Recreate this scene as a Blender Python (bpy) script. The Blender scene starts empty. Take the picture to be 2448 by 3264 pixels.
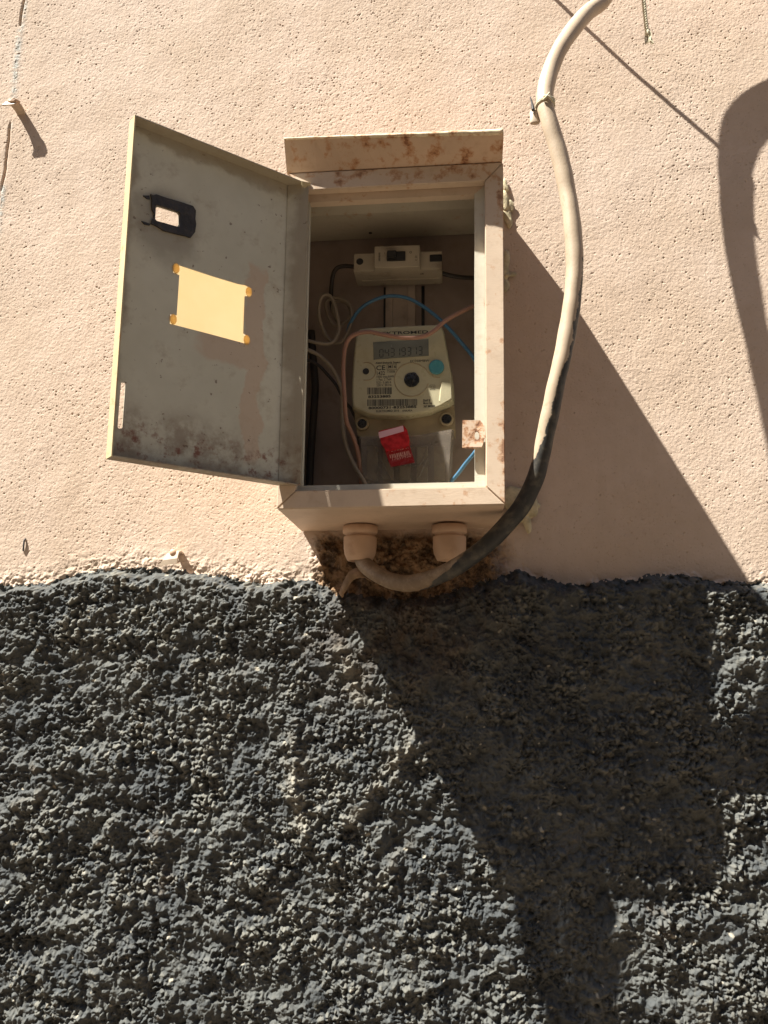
import bpy, bmesh, math, random
import numpy as np
from mathutils import Vector, Matrix
from mathutils.geometry import tessellate_polygon

# ------------------------------------------------------------------ camera, sky, sun, exposure
SC = bpy.context.scene
C = SC.collection
CP = np.array([0.21198, -1.13824, -0.1891])
PITCH, YAW, ROLL, FPX = 0.18571, 0.08578, 0.00822, 2722.35
_f = np.array([-math.sin(YAW)*math.cos(PITCH), math.cos(YAW)*math.cos(PITCH), math.sin(PITCH)])
_r = np.array([math.cos(YAW), math.sin(YAW), 0.0]); _u = np.cross(_r, _f)
_R = _r*math.cos(ROLL)+_u*math.sin(ROLL); _U = -_r*math.sin(ROLL)+_u*math.cos(ROLL)
cam = bpy.data.cameras.new('camera'); cob = bpy.data.objects.new('camera', cam); C.objects.link(cob)
cob.matrix_world = Matrix(((_R[0], _U[0], -_f[0], CP[0]), (_R[1], _U[1], -_f[1], CP[1]), (_R[2], _U[2], -_f[2], CP[2]), (0, 0, 0, 1)))
cam.sensor_fit = 'VERTICAL'; cam.sensor_height = 24.0; cam.lens = 24.0*FPX/3264.0
cam.clip_start = 0.01; cam.clip_end = 500
SC.camera = cob

SX, SZ = 1.87942, 3.17287                       # sunlight travels (SX, 1, -SZ)
SUN_STRENGTH, SKY_STRENGTH, EXPOSURE = 5.0, 0.05, 1.55
world = bpy.data.worlds.new('World'); SC.world = world; world.use_nodes = True
wn = world.node_tree; bg = wn.nodes['Background']
sky = wn.nodes.new('ShaderNodeTexSky'); sky.sky_type = 'NISHITA'; sky.sun_disc = False
sky.sun_elevation = math.atan2(SZ, math.hypot(SX, 1)); sky.sun_rotation = math.atan2(-SX, -1)
wn.links.new(sky.outputs[0], bg.inputs[0]); bg.inputs[1].default_value = SKY_STRENGTH
sl = bpy.data.lights.new('sun', 'SUN'); sl.energy = SUN_STRENGTH; sl.angle = math.radians(0.5); sl.color = (1.0, 0.965, 0.88)
so = bpy.data.objects.new('sun', sl); C.objects.link(so)
so.rotation_euler = Vector((SX, 1, -SZ)).to_track_quat('-Z', 'Y').to_euler(); so.location = (-2, -1.5, 3)
SC.view_settings.view_transform = 'Standard'; SC.view_settings.look = 'None'
SC.view_settings.exposure = EXPOSURE; SC.view_settings.gamma = 1
SC.cycles.max_bounces = 8; SC.cycles.diffuse_bounces = 5; SC.cycles.transparent_max_bounces = 12

# ------------------------------------------------------------------ helpers
rnd = random.Random(7)
def at(px, py, y):
    """point at real distance y from the wall plane that was read off the photograph"""
    d = _f + _R*(px-1224)/FPX - _U*(py-1632)/FPX
    return Vector(CP + d*(y-CP[1])/d[1])
def on_plane(px, py, p0, n):
    d = _f + _R*(px-1224)/FPX - _U*(py-1632)/FPX
    n = np.array(n); t = (np.array(p0)-CP)@n/(d@n)
    return CP + d*t
def project(p):
    d = np.array(p)-CP; z = d@_f
    return 1224+FPX*(d@_R)/z, 1632-FPX*(d@_U)/z

def tag(o, label=None, cat=None, group=None, kind=None):
    if label: o['label'] = label
    if cat: o['category'] = cat
    if group: o['group'] = group
    if kind: o['kind'] = kind
    return o
def empty(name, loc, label, cat, group=None):
    o = bpy.data.objects.new(name, None); C.objects.link(o); o.location = loc
    o.empty_display_size = 0.02
    return tag(o, label, cat, group)
def mesh_obj(name, me, mat, parent=None, smooth=False):
    o = bpy.data.objects.new(name, me); C.objects.link(o)
    if mat is not None: me.materials.append(mat)
    if parent is not None:
        o.parent = parent
        o.matrix_parent_inverse = Matrix.Translation(-Vector(parent.location)) if parent.type == 'EMPTY' else Matrix.Identity(4)
    if smooth:
        me.polygons.foreach_set('use_smooth', [True]*len(me.polygons))
    return o
def from_bm(name, bm, mat, parent=None, smooth=False):
    bmesh.ops.recalc_face_normals(bm, faces=bm.faces)
    me = bpy.data.meshes.new(name); bm.to_mesh(me); bm.free()
    return mesh_obj(name, me, mat, parent, smooth)
def box(bm, a, b, bev=0.0, M=None, seg=2):
    a, b = Vector(a), Vector(b); c = (a+b)/2; s = b-a
    r = bmesh.ops.create_cube(bm, size=1.0, matrix=Matrix.Translation(c) @ Matrix.Diagonal((abs(s.x), abs(s.y), abs(s.z), 1)))
    vs = r['verts']
    if bev > 0:
        es = list({e for v in vs for e in v.link_edges})
        rr = bmesh.ops.bevel(bm, geom=es, offset=bev, segments=seg, affect='EDGES', profile=0.6)
        vs = list({v for f in rr['faces'] for v in f.verts} | {v for v in vs if v.is_valid})
    if M is not None:
        bmesh.ops.transform(bm, matrix=M, verts=[v for v in vs if v.is_valid])
    return vs
def spline(pts, n=8):
    P = [Vector(p) for p in pts]; out = []
    for i in range(len(P)-1):
        p0 = P[max(i-1, 0)]; p1 = P[i]; p2 = P[i+1]; p3 = P[min(i+2, len(P)-1)]
        for k in range(n):
            t = k/n
            out.append(0.5*((2*p1)+(-p0+p2)*t+(2*p0-5*p1+4*p2-p3)*t*t+(-p0+3*p1-3*p2+p3)*t**3))
    out.append(P[-1]); return out
def tube(bm, pts, r, n=12, sub=8, rf=None, caps=True, tofs=None):
    path = spline(pts, sub) if sub > 1 else [Vector(p) for p in pts]
    T = [(path[min(i+1, len(path)-1)]-path[max(i-1, 0)]).normalized() for i in range(len(path))]
    up = Vector((0, 0, 1)) if abs(T[0].z) < .9 else Vector((1, 0, 0))
    N = (up - T[0]*up.dot(T[0])).normalized(); rings = []
    for i, p in enumerate(path):
        N = (N - T[i]*N.dot(T[i])).normalized(); B = T[i].cross(N)
        ring = []
        for k in range(n):
            a = 2*math.pi*k/n
            rr = r if rf is None else rf(i/(len(path)-1), a, p)*r
            ring.append(bm.verts.new(p + (N*math.cos(a)+B*math.sin(a))*rr))
        rings.append(ring)
    for i in range(len(rings)-1):
        for k in range(n):
            bm.faces.new((rings[i][k], rings[i][(k+1) % n], rings[i+1][(k+1) % n], rings[i+1][k]))
    if caps:
        bm.faces.new(rings[0][::-1]); bm.faces.new(rings[-1])
    return path
def prism(bm, outer, holes, fn, d0, d1):
    """closed plate: 2-D loops, fn(u, v, d) -> point; hole walls included"""
    loops = [outer]+list(holes)
    tris = tessellate_polygon([[Vector((p[0], p[1], 0)) for p in L] for L in loops])
    flat = [p for L in loops for p in L]
    A = [bm.verts.new(fn(p[0], p[1], d0)) for p in flat]; Bv = [bm.verts.new(fn(p[0], p[1], d1)) for p in flat]
    for t in tris:
        try:
            bm.faces.new([A[i] for i in t]); bm.faces.new([Bv[i] for i in t][::-1])
        except ValueError: pass
    k = 0
    for L in loops:
        n = len(L)
        for i in range(n):
            a, b = k+i, k+(i+1) % n
            bm.faces.new((A[a], A[b], Bv[b], Bv[a]))
        k += n
def lathe(bm, prof, M, n=32):
    """prof: (radius, axial) pairs along local z"""
    rings = []
    for r, z in prof:
        rings.append([bm.verts.new(M @ Vector((r*math.cos(2*math.pi*k/n), r*math.sin(2*math.pi*k/n), z))) for k in range(n)])
    for i in range(len(rings)-1):
        for k in range(n):
            bm.faces.new((rings[i][k], rings[i][(k+1) % n], rings[i+1][(k+1) % n], rings[i+1][k]))
    bm.faces.new(rings[0][::-1]); bm.faces.new(rings[-1])
FACE = Matrix.Rotation(math.radians(90), 4, 'X')      # local z -> -y (towards the street)
def text(name, s, x, z, y, size, mat, parent, width=None, M=None, align='LEFT', bold=0.0):
    cu = bpy.data.curves.new(name, 'FONT'); cu.body = s; cu.size = size; cu.align_x = align; cu.extrude = 0.00012; cu.offset = bold; cu.resolution_u = 3
    to = bpy.data.objects.new(name, cu); C.objects.link(to)
    dg = bpy.context.evaluated_depsgraph_get(); dg.update()
    me = bpy.data.meshes.new_from_object(to.evaluated_get(dg)); me.name = name
    bpy.data.objects.remove(to); 
    xs = [v.co.x for v in me.vertices]
    k = 1.0
    if width and xs: k = width/(max(xs)-min(xs))
    M = M or (Matrix.Translation((x, y, z)) @ FACE)
    me.transform(M @ Matrix.Diagonal((k, 1, 1, 1)))
    me.materials.clear()
    return mesh_obj(name, me, mat, parent)

# ------------------------------------------------------------------ materials
def mat(name): 
    m = bpy.data.materials.new(name); m.use_nodes = True
    return m, m.node_tree, m.node_tree.nodes['Principled BSDF']
class NT:
    def __init__(s, t): s.t = t
    def n(s, ty, **k):
        nd = s.t.nodes.new(ty)
        for a, b in k.items(): setattr(nd, a, b)
        return nd
    def l(s, a, b): s.t.links.new(a, b)
    def val(s, sock, v):
        if hasattr(v, 'is_output') or isinstance(v, bpy.types.NodeSocket): s.l(v, sock)
        else: sock.default_value = v
    def coord(s): return s.n('ShaderNodeTexCoord').outputs['Object']
    def noise(s, scale, detail=3, rough=.55, vec=None, dist=0.0):
        nd = s.n('ShaderNodeTexNoise'); nd.inputs['Scale'].default_value = scale; nd.inputs['Detail'].default_value = detail
        nd.inputs['Roughness'].default_value = rough; nd.inputs['Distortion'].default_value = dist
        s.l(vec if vec is not None else s.coord(), nd.inputs['Vector']); return nd.outputs['Fac']
    def ramp(s, fac, a, b, lo=0.0, hi=1.0):
        nd = s.n('ShaderNodeMapRange'); nd.interpolation_type = 'SMOOTHSTEP'
        s.l(fac, nd.inputs['Value']); nd.inputs['From Min'].default_value = a; nd.inputs['From Max'].default_value = b
        nd.inputs['To Min'].default_value = lo; nd.inputs['To Max'].default_value = hi; return nd.outputs['Result']
    def math(s, op, a, b=0.0, c=None):
        nd = s.n('ShaderNodeMath', operation=op); s.val(nd.inputs[0], a); s.val(nd.inputs[1], b)
        if c is not None: s.val(nd.inputs[2], c)
        return nd.outputs[0]
    def mix(s, fac, a, b, mode='MIX'):
        nd = s.n('ShaderNodeMix', data_type='RGBA', blend_type=mode)
        s.val(nd.inputs['Factor'], fac)
        for sock, v in ((nd.inputs[6], a), (nd.inputs[7], b)):
            if isinstance(v, bpy.types.NodeSocket): s.l(v, sock)
            else: sock.default_value = (*v, 1)
        return nd.outputs[2]
    def bump(s, h, strength, dist, prin):
        nd = s.n('ShaderNodeBump'); nd.inputs['Strength'].default_value = strength; nd.inputs['Distance'].default_value = dist
        s.l(h, nd.inputs['Height']); s.l(nd.outputs[0], prin.inputs['Normal'])
    def sep(s, vec=None):
        nd = s.n('ShaderNodeSeparateXYZ'); s.l(vec if vec is not None else s.coord(), nd.inputs[0]); return nd.outputs
    def scaled(s, sc, vec=None):
        nd = s.n('ShaderNodeMapping'); nd.inputs['Scale'].default_value = sc
        s.l(vec if vec is not None else s.coord(), nd.inputs['Vector']); return nd.outputs[0]
def simple(name, col, rough=.5, metal=0.0, var=.12, bump=.0, scale=60, spec=.4, dirt=None, dirtamt=.5):
    m, t, p = mat(name); g = NT(t)
    a = g.noise(scale, 4); b = g.noise(scale*.22, 3)
    c1 = tuple(min(1, x*(1+var)) for x in col); c0 = tuple(x*(1-var) for x in col)
    base = g.mix(g.ramp(b, .3, .7), c0, c1)
    if dirt: base = g.mix(g.math('MULTIPLY', g.ramp(g.noise(scale*.5, 5, .65), .5, .72), dirtamt), base, dirt)
    g.l(base, p.inputs['Base Color']); p.inputs['Roughness'].default_value = rough
    g.l(g.ramp(a, .2, .8, max(rough-.12, .03), min(1, rough+.12)), p.inputs['Roughness'])
    p.inputs['Metallic'].default_value = metal; p.inputs['Specular IOR Level'].default_value = spec
    if bump: g.bump(a, bump, .001, p)
    return m

PINK = (0.592, 0.470, 0.374)
def make_plaster():
    m, t, p = mat('pink_plaster'); g = NT(t)
    at_ = g.n('ShaderNodeAttribute', attribute_name='wear_shading'); s = g.sep(at_.outputs['Color'])
    big = g.noise(5, 4); mid = g.noise(45, 4, .6); stk = g.noise(1.0, 5, .6, vec=g.scaled((28, 1, 3.5)))
    c = g.mix(g.ramp(big, .35, .65), (PINK[0]*.95, PINK[1]*.93, PINK[2]*.90), (PINK[0]*1.04, PINK[1]*1.04, PINK[2]*1.05))
    c = g.mix(g.ramp(mid, .35, .7, 0, .25), c, (PINK[0]*.8, PINK[1]*.76, PINK[2]*.7))
    c = g.mix(g.ramp(stk, .45, .75, 0, .30), c, (PINK[0]*.82, PINK[1]*.80, PINK[2]*.74))    # faint rain streaks
    c = g.mix(s[2], c, (.36, .27, .18))                                   # pits and crack darkened; pit tone stands in for their shadows
    gry = g.mix(g.ramp(g.noise(350, 3), .4, .6), (.30, .29, .25), (.55, .54, .50))
    vo = g.n('ShaderNodeTexVoronoi'); vo.inputs['Scale'].default_value = 330; vo.inputs['Randomness'].default_value = 1; g.l(g.coord(), vo.inputs['Vector'])
    gate = g.ramp(g.sep(vo.outputs['Color'])[0], .72, .74); pit = g.math('MULTIPLY', g.ramp(vo.outputs['Distance'], .34, .16), gate)
    c = g.mix(g.math('MULTIPLY', pit, .30), c, (.34, .25, .17))  # dark dots painted in for shadow in the fine pits
    c = g.mix(s[0], c, gry)                                                 # grey filler along the crack
    och = g.mix(g.ramp(g.noise(60, 5, .7), .38, .6), (.060, .038, .022), (.27, .17, .095))  # bare ochre plaster; dark tone also paints the shadowed cavity
    c = g.mix(s[1], c, och)
    g.l(c, p.inputs['Base Color']); p.inputs['Roughness'].default_value = .85; p.inputs['Specular IOR Level'].default_value = .2
    g.bump(g.math('SUBTRACT', g.math('ADD', g.noise(900, 4, .6), g.math('MULTIPLY', g.noise(300, 3), 1.5)), g.math('MULTIPLY', pit, 1.6)), .45, .0007, p)
    return m
def make_plinth():
    m, t, p = mat('dark_roughcast'); g = NT(t)
    at_ = g.n('ShaderNodeAttribute', attribute_name='wear_shading'); s = g.sep(at_.outputs['Color'])
    c = g.mix(g.ramp(g.noise(14, 5, .6), .35, .65), (.050, .055, .058), (.092, .095, .090))
    c = g.mix(g.ramp(g.noise(120, 4, .6), .50, .72, 0, .5), c, (.10, .095, .08))        # dust on the grains
    c = g.mix(g.ramp(g.noise(9, 6, .7), .60, .70, 0, .45), c, (.19, .15, .11))        # sandy patches where paint is thin
    c = g.mix(g.math('MULTIPLY', s[2], .55), c, (.215, .205, .17))                      # grain tips painted paler, as if sunlit
    c = g.mix(s[0], c, (.42, .38, .30))                                                 # chipped bare grit
    c = g.mix(s[1], c, g.mix(g.ramp(g.noise(60, 5, .7), .38, .6), (.045, .032, .022), (.10, .065, .04)))
    g.l(c, p.inputs['Base Color']); p.inputs['Roughness'].default_value = .8; p.inputs['Specular IOR Level'].default_value = .25
    g.bump(g.noise(700, 5, .65), .6, .0008, p)
    return m
def make_paint(name, col, rust=.35, top=(.07, .02, .012), strokes=(60, 60, 900), rscale=55, thr=.6, mask=None):
    """painted sheet steel with rust breaking through"""
    m, t, p = mat(name); g = NT(t); co = g.coord()
    st = g.noise(1.0, 3, .5, vec=g.scaled(strokes, co)); b = g.noise(12, 4)
    c = g.mix(g.ramp(b, .3, .7), tuple(x*.9 for x in col), tuple(min(1, x*1.05) for x in col))
    c = g.mix(g.ramp(g.noise(80, 5, .6), .5, .8, 0, .35), c, (col[0]*.62, col[1]*.52, col[2]*.42))
    rn = g.noise(rscale, 6, .65)
    if mask is not None:
        mk = mask(g, co); rn = g.math('ADD', rn, g.math('MULTIPLY', mk, .22))
    f1 = g.ramp(rn, thr-.07, thr+.05, 0, rust*.8); f2 = g.ramp(rn, thr+.03, thr+.12, 0, rust*.8)
    c = g.mix(f1, c, (.42, .20, .085)); c = g.mix(f2, c, (.16, .06, .03))
    g.l(c, p.inputs['Base Color']); p.inputs['Roughness'].default_value = .55; p.inputs['Specular IOR Level'].default_value = .35
    g.l(g.ramp(rn, thr-.05, thr+.05, .5, .85), p.inputs['Roughness'])
    g.bump(g.math('ADD', g.math('ADD', g.math('MULTIPLY', st, .5), g.math('MULTIPLY', g.noise(420, 3), .4)), g.math('MULTIPLY', f2, -.8)), .35, .0007, p)
    return m
M = {}
M['plaster'] = make_plaster(); M['plinth'] = make_plinth()
def frame_mask(g, co):
    s = g.sep(co)
    a = g.math('MULTIPLY', g.ramp(s[0], .255, .270), g.ramp(s[2], .20, .06))
    b = g.math('MULTIPLY', g.ramp(s[0], .262, .268, 0, .6), g.ramp(s[2], .33, .35))
    return g.math('MAXIMUM', a, g.math('MAXIMUM', b, g.ramp(s[2], .405, .42, 0, .5)))
M['frame'] = make_paint('painted_frame', (.60, .47, .35), rust=.75, thr=.66, mask=frame_mask, strokes=(120, 60, 900), rscale=70)
M['casing'] = make_paint('painted_casing', (.60, .45, .33), rust=.5, thr=.70)
M['hood'] = make_paint('rusty_hood', (.56, .40, .28), rust=.95, thr=.57, rscale=60)
M['hood_edge'] = make_paint('rusty_hood_edge', (.72, .60, .42), rust=.95, thr=.54, rscale=60)
M['inner'] = make_paint('grey_inner_sheet', (.47, .42, .33), rust=.6, thr=.68, rscale=40)
M['lip'] = make_paint('cream_lip', (.56, .53, .44), rust=.7, thr=.68, rscale=70)
M['back'] = simple('brown_back_panel', (.36, .28, .235), .7, var=.15, bump=.2, dirt=(.25, .19, .15))
M['rail'] = simple('dull_rail', (.52, .42, .34), .5, .05, var=.12, dirt=(.15, .10, .07))
M['rust'] = make_paint('rusted_plate', (.60, .45, .33), rust=.95, thr=.47, rscale=120)
M['meter'] = simple('aged_cream_plastic', (.42, .38, .25), .35, var=.07, bump=.05, scale=90, spec=.5, dirt=(.26, .18, .09), dirtamt=.25)
M['meter_base'] = simple('dusty_cream_plastic', (.34, .27, .165), .5, var=.15, scale=90, dirt=(.16, .09, .05), dirtamt=.6)
M['print'] = simple('black_print', (.035, .033, .03), .6, var=.1)
M['white_print'] = simple('pale_print', (.60, .34, .30), .6, var=.1)
M['lcd'] = simple('dark_display_glass', (.15, .155, .13), .18, var=.15, spec=.6)
M['lcd_digit'] = simple('display_digit', (.035, .037, .032), .4, var=.1)
M['teal'] = simple('teal_button', (.07, .27, .31), .35, var=.08)
M['bolt'] = simple('dark_bolt', (.035, .035, .037), .3, .6, var=.3, bump=.4, scale=400)
M['breaker'] = simple('off_white_breaker', (.42, .36, .27), .5, var=.1, dirt=(.15, .1, .07))
M['black'] = simple('black_plastic', (.02, .019, .018), .4, var=.1)
M['rubber'] = simple('tarry_gasket', (.035, .029, .025), .55, var=.35, bump=.6, scale=250, dirt=(.10, .08, .06))
M['blue'] = simple('blue_insulation', (.06, .155, .25), .4, var=.1)
M['brown'] = simple('brown_insulation', (.30, .16, .11), .4, var=.12)
M['beige'] = simple('beige_insulation', (.25, .20, .145), .45, var=.15)
M['darkwire'] = simple('dark_insulation', (.045, .036, .03), .5, var=.2)
M['foam'] = simple('yellow_foam', (.52, .45, .29), .9, var=.25, bump=.8, scale=300, dirt=(.3, .24, .15))
M['rope'] = simple('bleached_rope', (.55, .50, .36), .9, var=.15, bump=.4, scale=600)
M['gland'] = simple('painted_gland', (.55, .375, .255), .6, var=.1, bump=.2, dirt=(.36, .22, .13))
M['steel'] = simple('painted_steel', (.50, .40, .30), .5, var=.2, dirt=(.2, .12, .08))
M['dirtynail'] = simple('dark_nail', (.06, .055, .055), .6, .3, var=.3)
M['debris'] = simple('crumbled_plaster', (.26, .17, .10), .9, var=.35, bump=.7, scale=180, dirt=(.10, .06, .04))

# ------------------------------------------------------------------ numpy noise on a regular grid
RS = np.random.RandomState(11)
def vnoise(X, Z, cell, seed):
    r = np.random.RandomState(seed); n = 256
    G = r.rand(n, n)*2-1
    u = X/cell+1000; v = Z/cell+1000
    i = np.floor(u).astype(int); j = np.floor(v).astype(int); a = u-i; b = v-j
    a = a*a*(3-2*a); b = b*b*(3-2*b)
    g = lambda p, q: G[p % n, q % n]
    return (g(i, j)*(1-a)+g(i+1, j)*a)*(1-b)+(g(i, j+1)*(1-a)+g(i+1, j+1)*a)*b
def fbm(X, Z, cell, seed, oct=3, gain=.5):
    s = 0; a = 1; tot = 0
    for k in range(oct):
        ang = .6*k; ca, sa = math.cos(ang), math.sin(ang)
        s = s+a*vnoise(X*ca-Z*sa, X*sa+Z*ca, cell/2**k, seed+k); tot += a; a *= gain
    return s/tot
def sstep(x): x = np.clip(x, 0, 1); return x*x*(3-2*x)

STEP = 0.00085
X0, X1, Z0, Z1 = -0.58, 0.75, -0.70, 0.93
xs = np.arange(X0, X1, STEP); zs = np.arange(Z0, Z1, STEP); nx, nz = len(xs), len(zs)
GX, GZ = np.meshgrid(xs, zs)          # rows: z
# edge of the dark paint, traced where it runs on the wall
bpx = [(-300, 1862), (0, 1865), (133, 1858), (232, 1829), (318, 1812), (464, 1812), (563, 1815), (663, 1832), (762, 1848), (862, 1855), (995, 1849), (1034, 1868), (1064, 1889), (1200, 1903), (1320, 1907), (1420, 1890), (1527, 1860), (1590, 1841), (1619, 1830), (1648, 1816), (1684, 1828), (1730, 1833), (1757, 1847), (1805, 1862), (1841, 1859), (1877, 1866), (1889, 1852), (1950, 1848), (2035, 1848), (2076, 1832), (2214, 1832), (2271, 1852), (2417, 1856), (2800, 1850)]
bw = [at(a, b, -.012) for a, b in bpx]
ZB = np.interp(xs, [p.x for p in bw], [p.z for p in bw])[None, :]
edge = ZB - GZ                                       # >0 in the dark plinth
P_TH = 0.026
ledge = sstep((edge-.0005+.010*fbm(GX, GZ, .014, 5, 3))/.016)
# pink plaster relief
Hp = 0.0009*fbm(GX, GZ, .16, 21, 2) + 0.0005*fbm(GX, GZ*1.0, .045, 23, 2) + 0.00012*fbm(GX, GZ, .0060, 31, 2) + 0.00021*fbm(GX, GZ, .0027, 41, 2)
pits = np.zeros_like(GX); area = (X1-X0)*(Z1+.10)
def stamp(field, x, z, r, h, power=1.0, mode='max', rs=None, elong=1.0):
    ci = (x-X0)/STEP; cj = (z-Z0)/STEP; k = int(r*1.5/STEP)+2
    i0, i1, j0, j1 = int(ci)-k, int(ci)+k+1, int(cj)-k, int(cj)+k+1
    if i0 < 0 or j0 < 0 or i1 >= nx or j1 >= nz: return
    dx = (np.arange(i0, i1)-ci)[None, :]*STEP/r; dz = (np.arange(j0, j1)-cj)[:, None]*STEP/r
    if rs is not None:
        a = rs.rand()*3.14; ca, sa = math.cos(a), math.sin(a); ddx = (dx*ca+dz*sa)/elong; ddz = (-dx*sa+dz*ca)*elong
        # faceted outline
        d = (np.abs(ddx)**2.3+np.abs(ddz)**2.3)**(1/2.3)
    else: d = np.sqrt(dx*dx+dz*dz)
    v = h*np.clip(1-d*d, 0, 1)**power
    S = field[j0:j1, i0:i1]
    if mode == 'max': np.maximum(S, v, out=S)
    else: S += v
dens = fbm(GX[::20, ::20], GZ[::20, ::20], .09, 77, 3)
for k in range(120000):
    x = X0+RS.rand()*(X1-X0); z = -.10+RS.rand()*(Z1+.10)
    dn = dens[min(int((z-Z0)/STEP/20), dens.shape[0]-1), min(int((x-X0)/STEP/20), dens.shape[1]-1)]
    if RS.rand() > .55+dn*1.1: continue
    r = .0005+.0010*RS.rand()**7
    stamp(pits, x, z, r, .0003+.75*r*RS.rand(), .7)
Hp -= np.minimum(pits, .0016)
for k in range(9000):                                # tiny raised nibs
    x = X0+RS.rand()*(X1-X0); z = -.10+RS.rand()*(Z1+.10); r = .0012+.0012*RS.rand()
    stamp(Hp, x, z, r, .00014*RS.rand(), 1.0, 'add')
# roughcast relief
grain = np.zeros_like(GX)
zt_ = -.01; A = (X1-X0)*(zt_-Z0)
for k in range(int(A*140000)):
    x = X0+RS.rand()*(X1-X0); z = Z0+RS.rand()*(zt_-Z0); r = .0009+.0032*RS.rand()**4
    stamp(grain, x, z, r, r*(.3+1.0*RS.rand()), .6, 'max', RS, 1+.5*RS.rand())
clump = np.zeros_like(GX)
for k in range(int(A*2600)):
    x = X0+RS.rand()*(X1-X0); z = Z0+RS.rand()*(zt_-Z0); r = .006+.010*RS.rand()**2
    stamp(clump, x, z, r, .0015+.0028*RS.rand(), .8, 'max', RS, 1+.5*RS.rand())
wob = fbm(GX, GZ, .010, 90, 3)
WX = GX+.0035*fbm(GX, GZ, .016, 301, 3)+.0010*fbm(GX, GZ, .004, 303, 2); WZ = GZ+.0035*fbm(GX, GZ, .016, 305, 3)+.0010*fbm(GX, GZ, .004, 307, 2)
rdg = lambda c_, sd: 1-np.abs(fbm(WX, WZ, c_, sd, 2))*3
gm = np.clip(.85+1.2*fbm(GX, GZ, .030, 71, 3), .40, 1.6)
Hd = 0.0050*fbm(GX, GZ, .080, 51, 2) + .0070*fbm(WX, WZ, .028, 61, 3) + clump*1.2 + grain*gm*1.05 + .0022*rdg(.011, 97) + .0017*rdg(.0050, 98)*np.clip(gm, .4, 1.2) + .0009*fbm(WX, WZ, .0034, 95, 2)
def ridge(p0, p1, w_, h_):
    a, b = at(*p0, -.03), at(*p1, -.03); ax, az, bx, bz = a.x, a.z, b.x, b.z; L2 = (bx-ax)**2+(bz-az)**2
    t_ = np.clip(((GX-ax)*(bx-ax)+(GZ-az)*(bz-az))/L2, 0, 1); wx = .006*fbm(GX, GZ, .02, 203, 2)
    d_ = np.hypot(GX-ax-t_*(bx-ax)+wx, GZ-az-t_*(bz-az)+wx); return h_*np.exp(-(d_/w_)**2)
RG = ridge((1311, 2365), (1120, 2610), .010, .0055)+ridge((930, 2330), (960, 2640), .012, .006)+ridge((1290, 2700), (1150, 2900), .008, .003)+ridge((40, 2580), (120, 2540), .008, .004)+ridge((1080, 2080), (1160, 2240), .012, .005)
Hd += RG
# ragged lumps of thrown plaster under the box, painted pink or left bare
under = sstep((GX-.005)/.03)*sstep((.300-GX)/.05)*sstep((GZ+.135)/.03)*sstep((.004-GZ)/.02)
rim = np.exp(-np.clip(-edge-.004, 0, 1)/.013)*(edge < .02)              # roughness bleeding into the pink
rr_m = sstep((edge+.007+.006*fbm(GX, GZ, .012, 9, 2))/.012)
rough_w = np.clip(np.maximum(rr_m*.85+.15*ledge, np.maximum(.9*under, .38*rim*(1-.7*sstep((GX-.28)/.05)))), 0, 1)
H = Hp*(1-rough_w) + (Hd-.0040)*rough_w*.92 + (P_TH+.0005)*ledge + under*(1-ledge)*(.004+.010*fbm(GX, GZ, .035, 15, 4))
# gentle swelling of the wall right above the plinth
H += .0000*np.exp(-np.clip(-edge, 0, 1)/.018)*(1-ledge)
# crack and filler at the far left
cpx = [(86, -120), (79, 0), (65, 75), (58, 150), (50, 230), (42, 320), (38, 380), (32, 420), (27, 470), (17, 540), (6, 600), (-3, 680), (-12, 800), (-20, 950)]
cw = [at(a, b, 0) for a, b in cpx]
cz = [p.z for p in cw][::-1]; cxs = [p.x for p in cw][::-1]
CX = np.interp(zs, cz, cxs)[:, None] + .0014*fbm(GX, GZ, .02, 101, 3)
dxk = GX-CX
zf0, zf1 = at(60, 330, 0).z, at(60, 85, 0).z; zg = at(10, 585, 0).z
fil = np.exp(-(dxk/.0052)**2)*sstep((GZ-zf0)/.006)*sstep((zf1-GZ)/.006)
fil = np.maximum(fil, np.exp(-((dxk-.003)/.004)**2)*sstep((GZ-zf1+.01)/.006)*.8)
fil = np.maximum(fil, np.exp(-((dxk-.002)/.0040)**2)*sstep((zg-GZ)/.006)*sstep((GZ-at(0, 760, 0).z)/.01))
fil = np.maximum(fil, .8*np.exp(-(dxk/.004)**2)*sstep((GZ-at(40, 415, 0).z)/.006)*sstep((at(40, 385, 0).z-GZ)/.006))
cr = np.exp(-((dxk+.001)/.0016)**2)*np.maximum(sstep((GZ-zf1)/.004), sstep((at(40, 385, 0).z-GZ)/.01)*sstep((GZ-zg+.02)/.02))*sstep((.2+fbm(GX, GZ, .02, 131, 2)+.5)/.3)
H += fil*(.0004*fbm(GX, GZ, .003, 111, 2)+.0002) - .0035*cr
wear_shading = np.zeros((nz, nx, 4), np.float32); wear_shading[..., 3] = 1
wear_shading[..., 0] = np.clip(fil*(.55+.9*fbm(GX, GZ, .006, 121, 3))*1.2, 0, 1)
bare = under*sstep((.95+fbm(GX, GZ, .035, 141, 4)-.9*sstep((GX-.25)/.05)-.6*sstep((.03-GX)/.03))/.5)
wear_shading[..., 1] = np.clip(bare, 0, 1)
wear_shading[..., 2] = np.clip((pits-.0007)/.0009, 0, 1)*.85 + np.clip(cr, 0, 1)*.4  # pit shadow tone plus the darker crack
is_dark = (edge + .0050*fbm(GX, GZ, .010, 151, 3) + .0030*fbm(GX, GZ, .0030, 161, 2)) > 0
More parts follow.
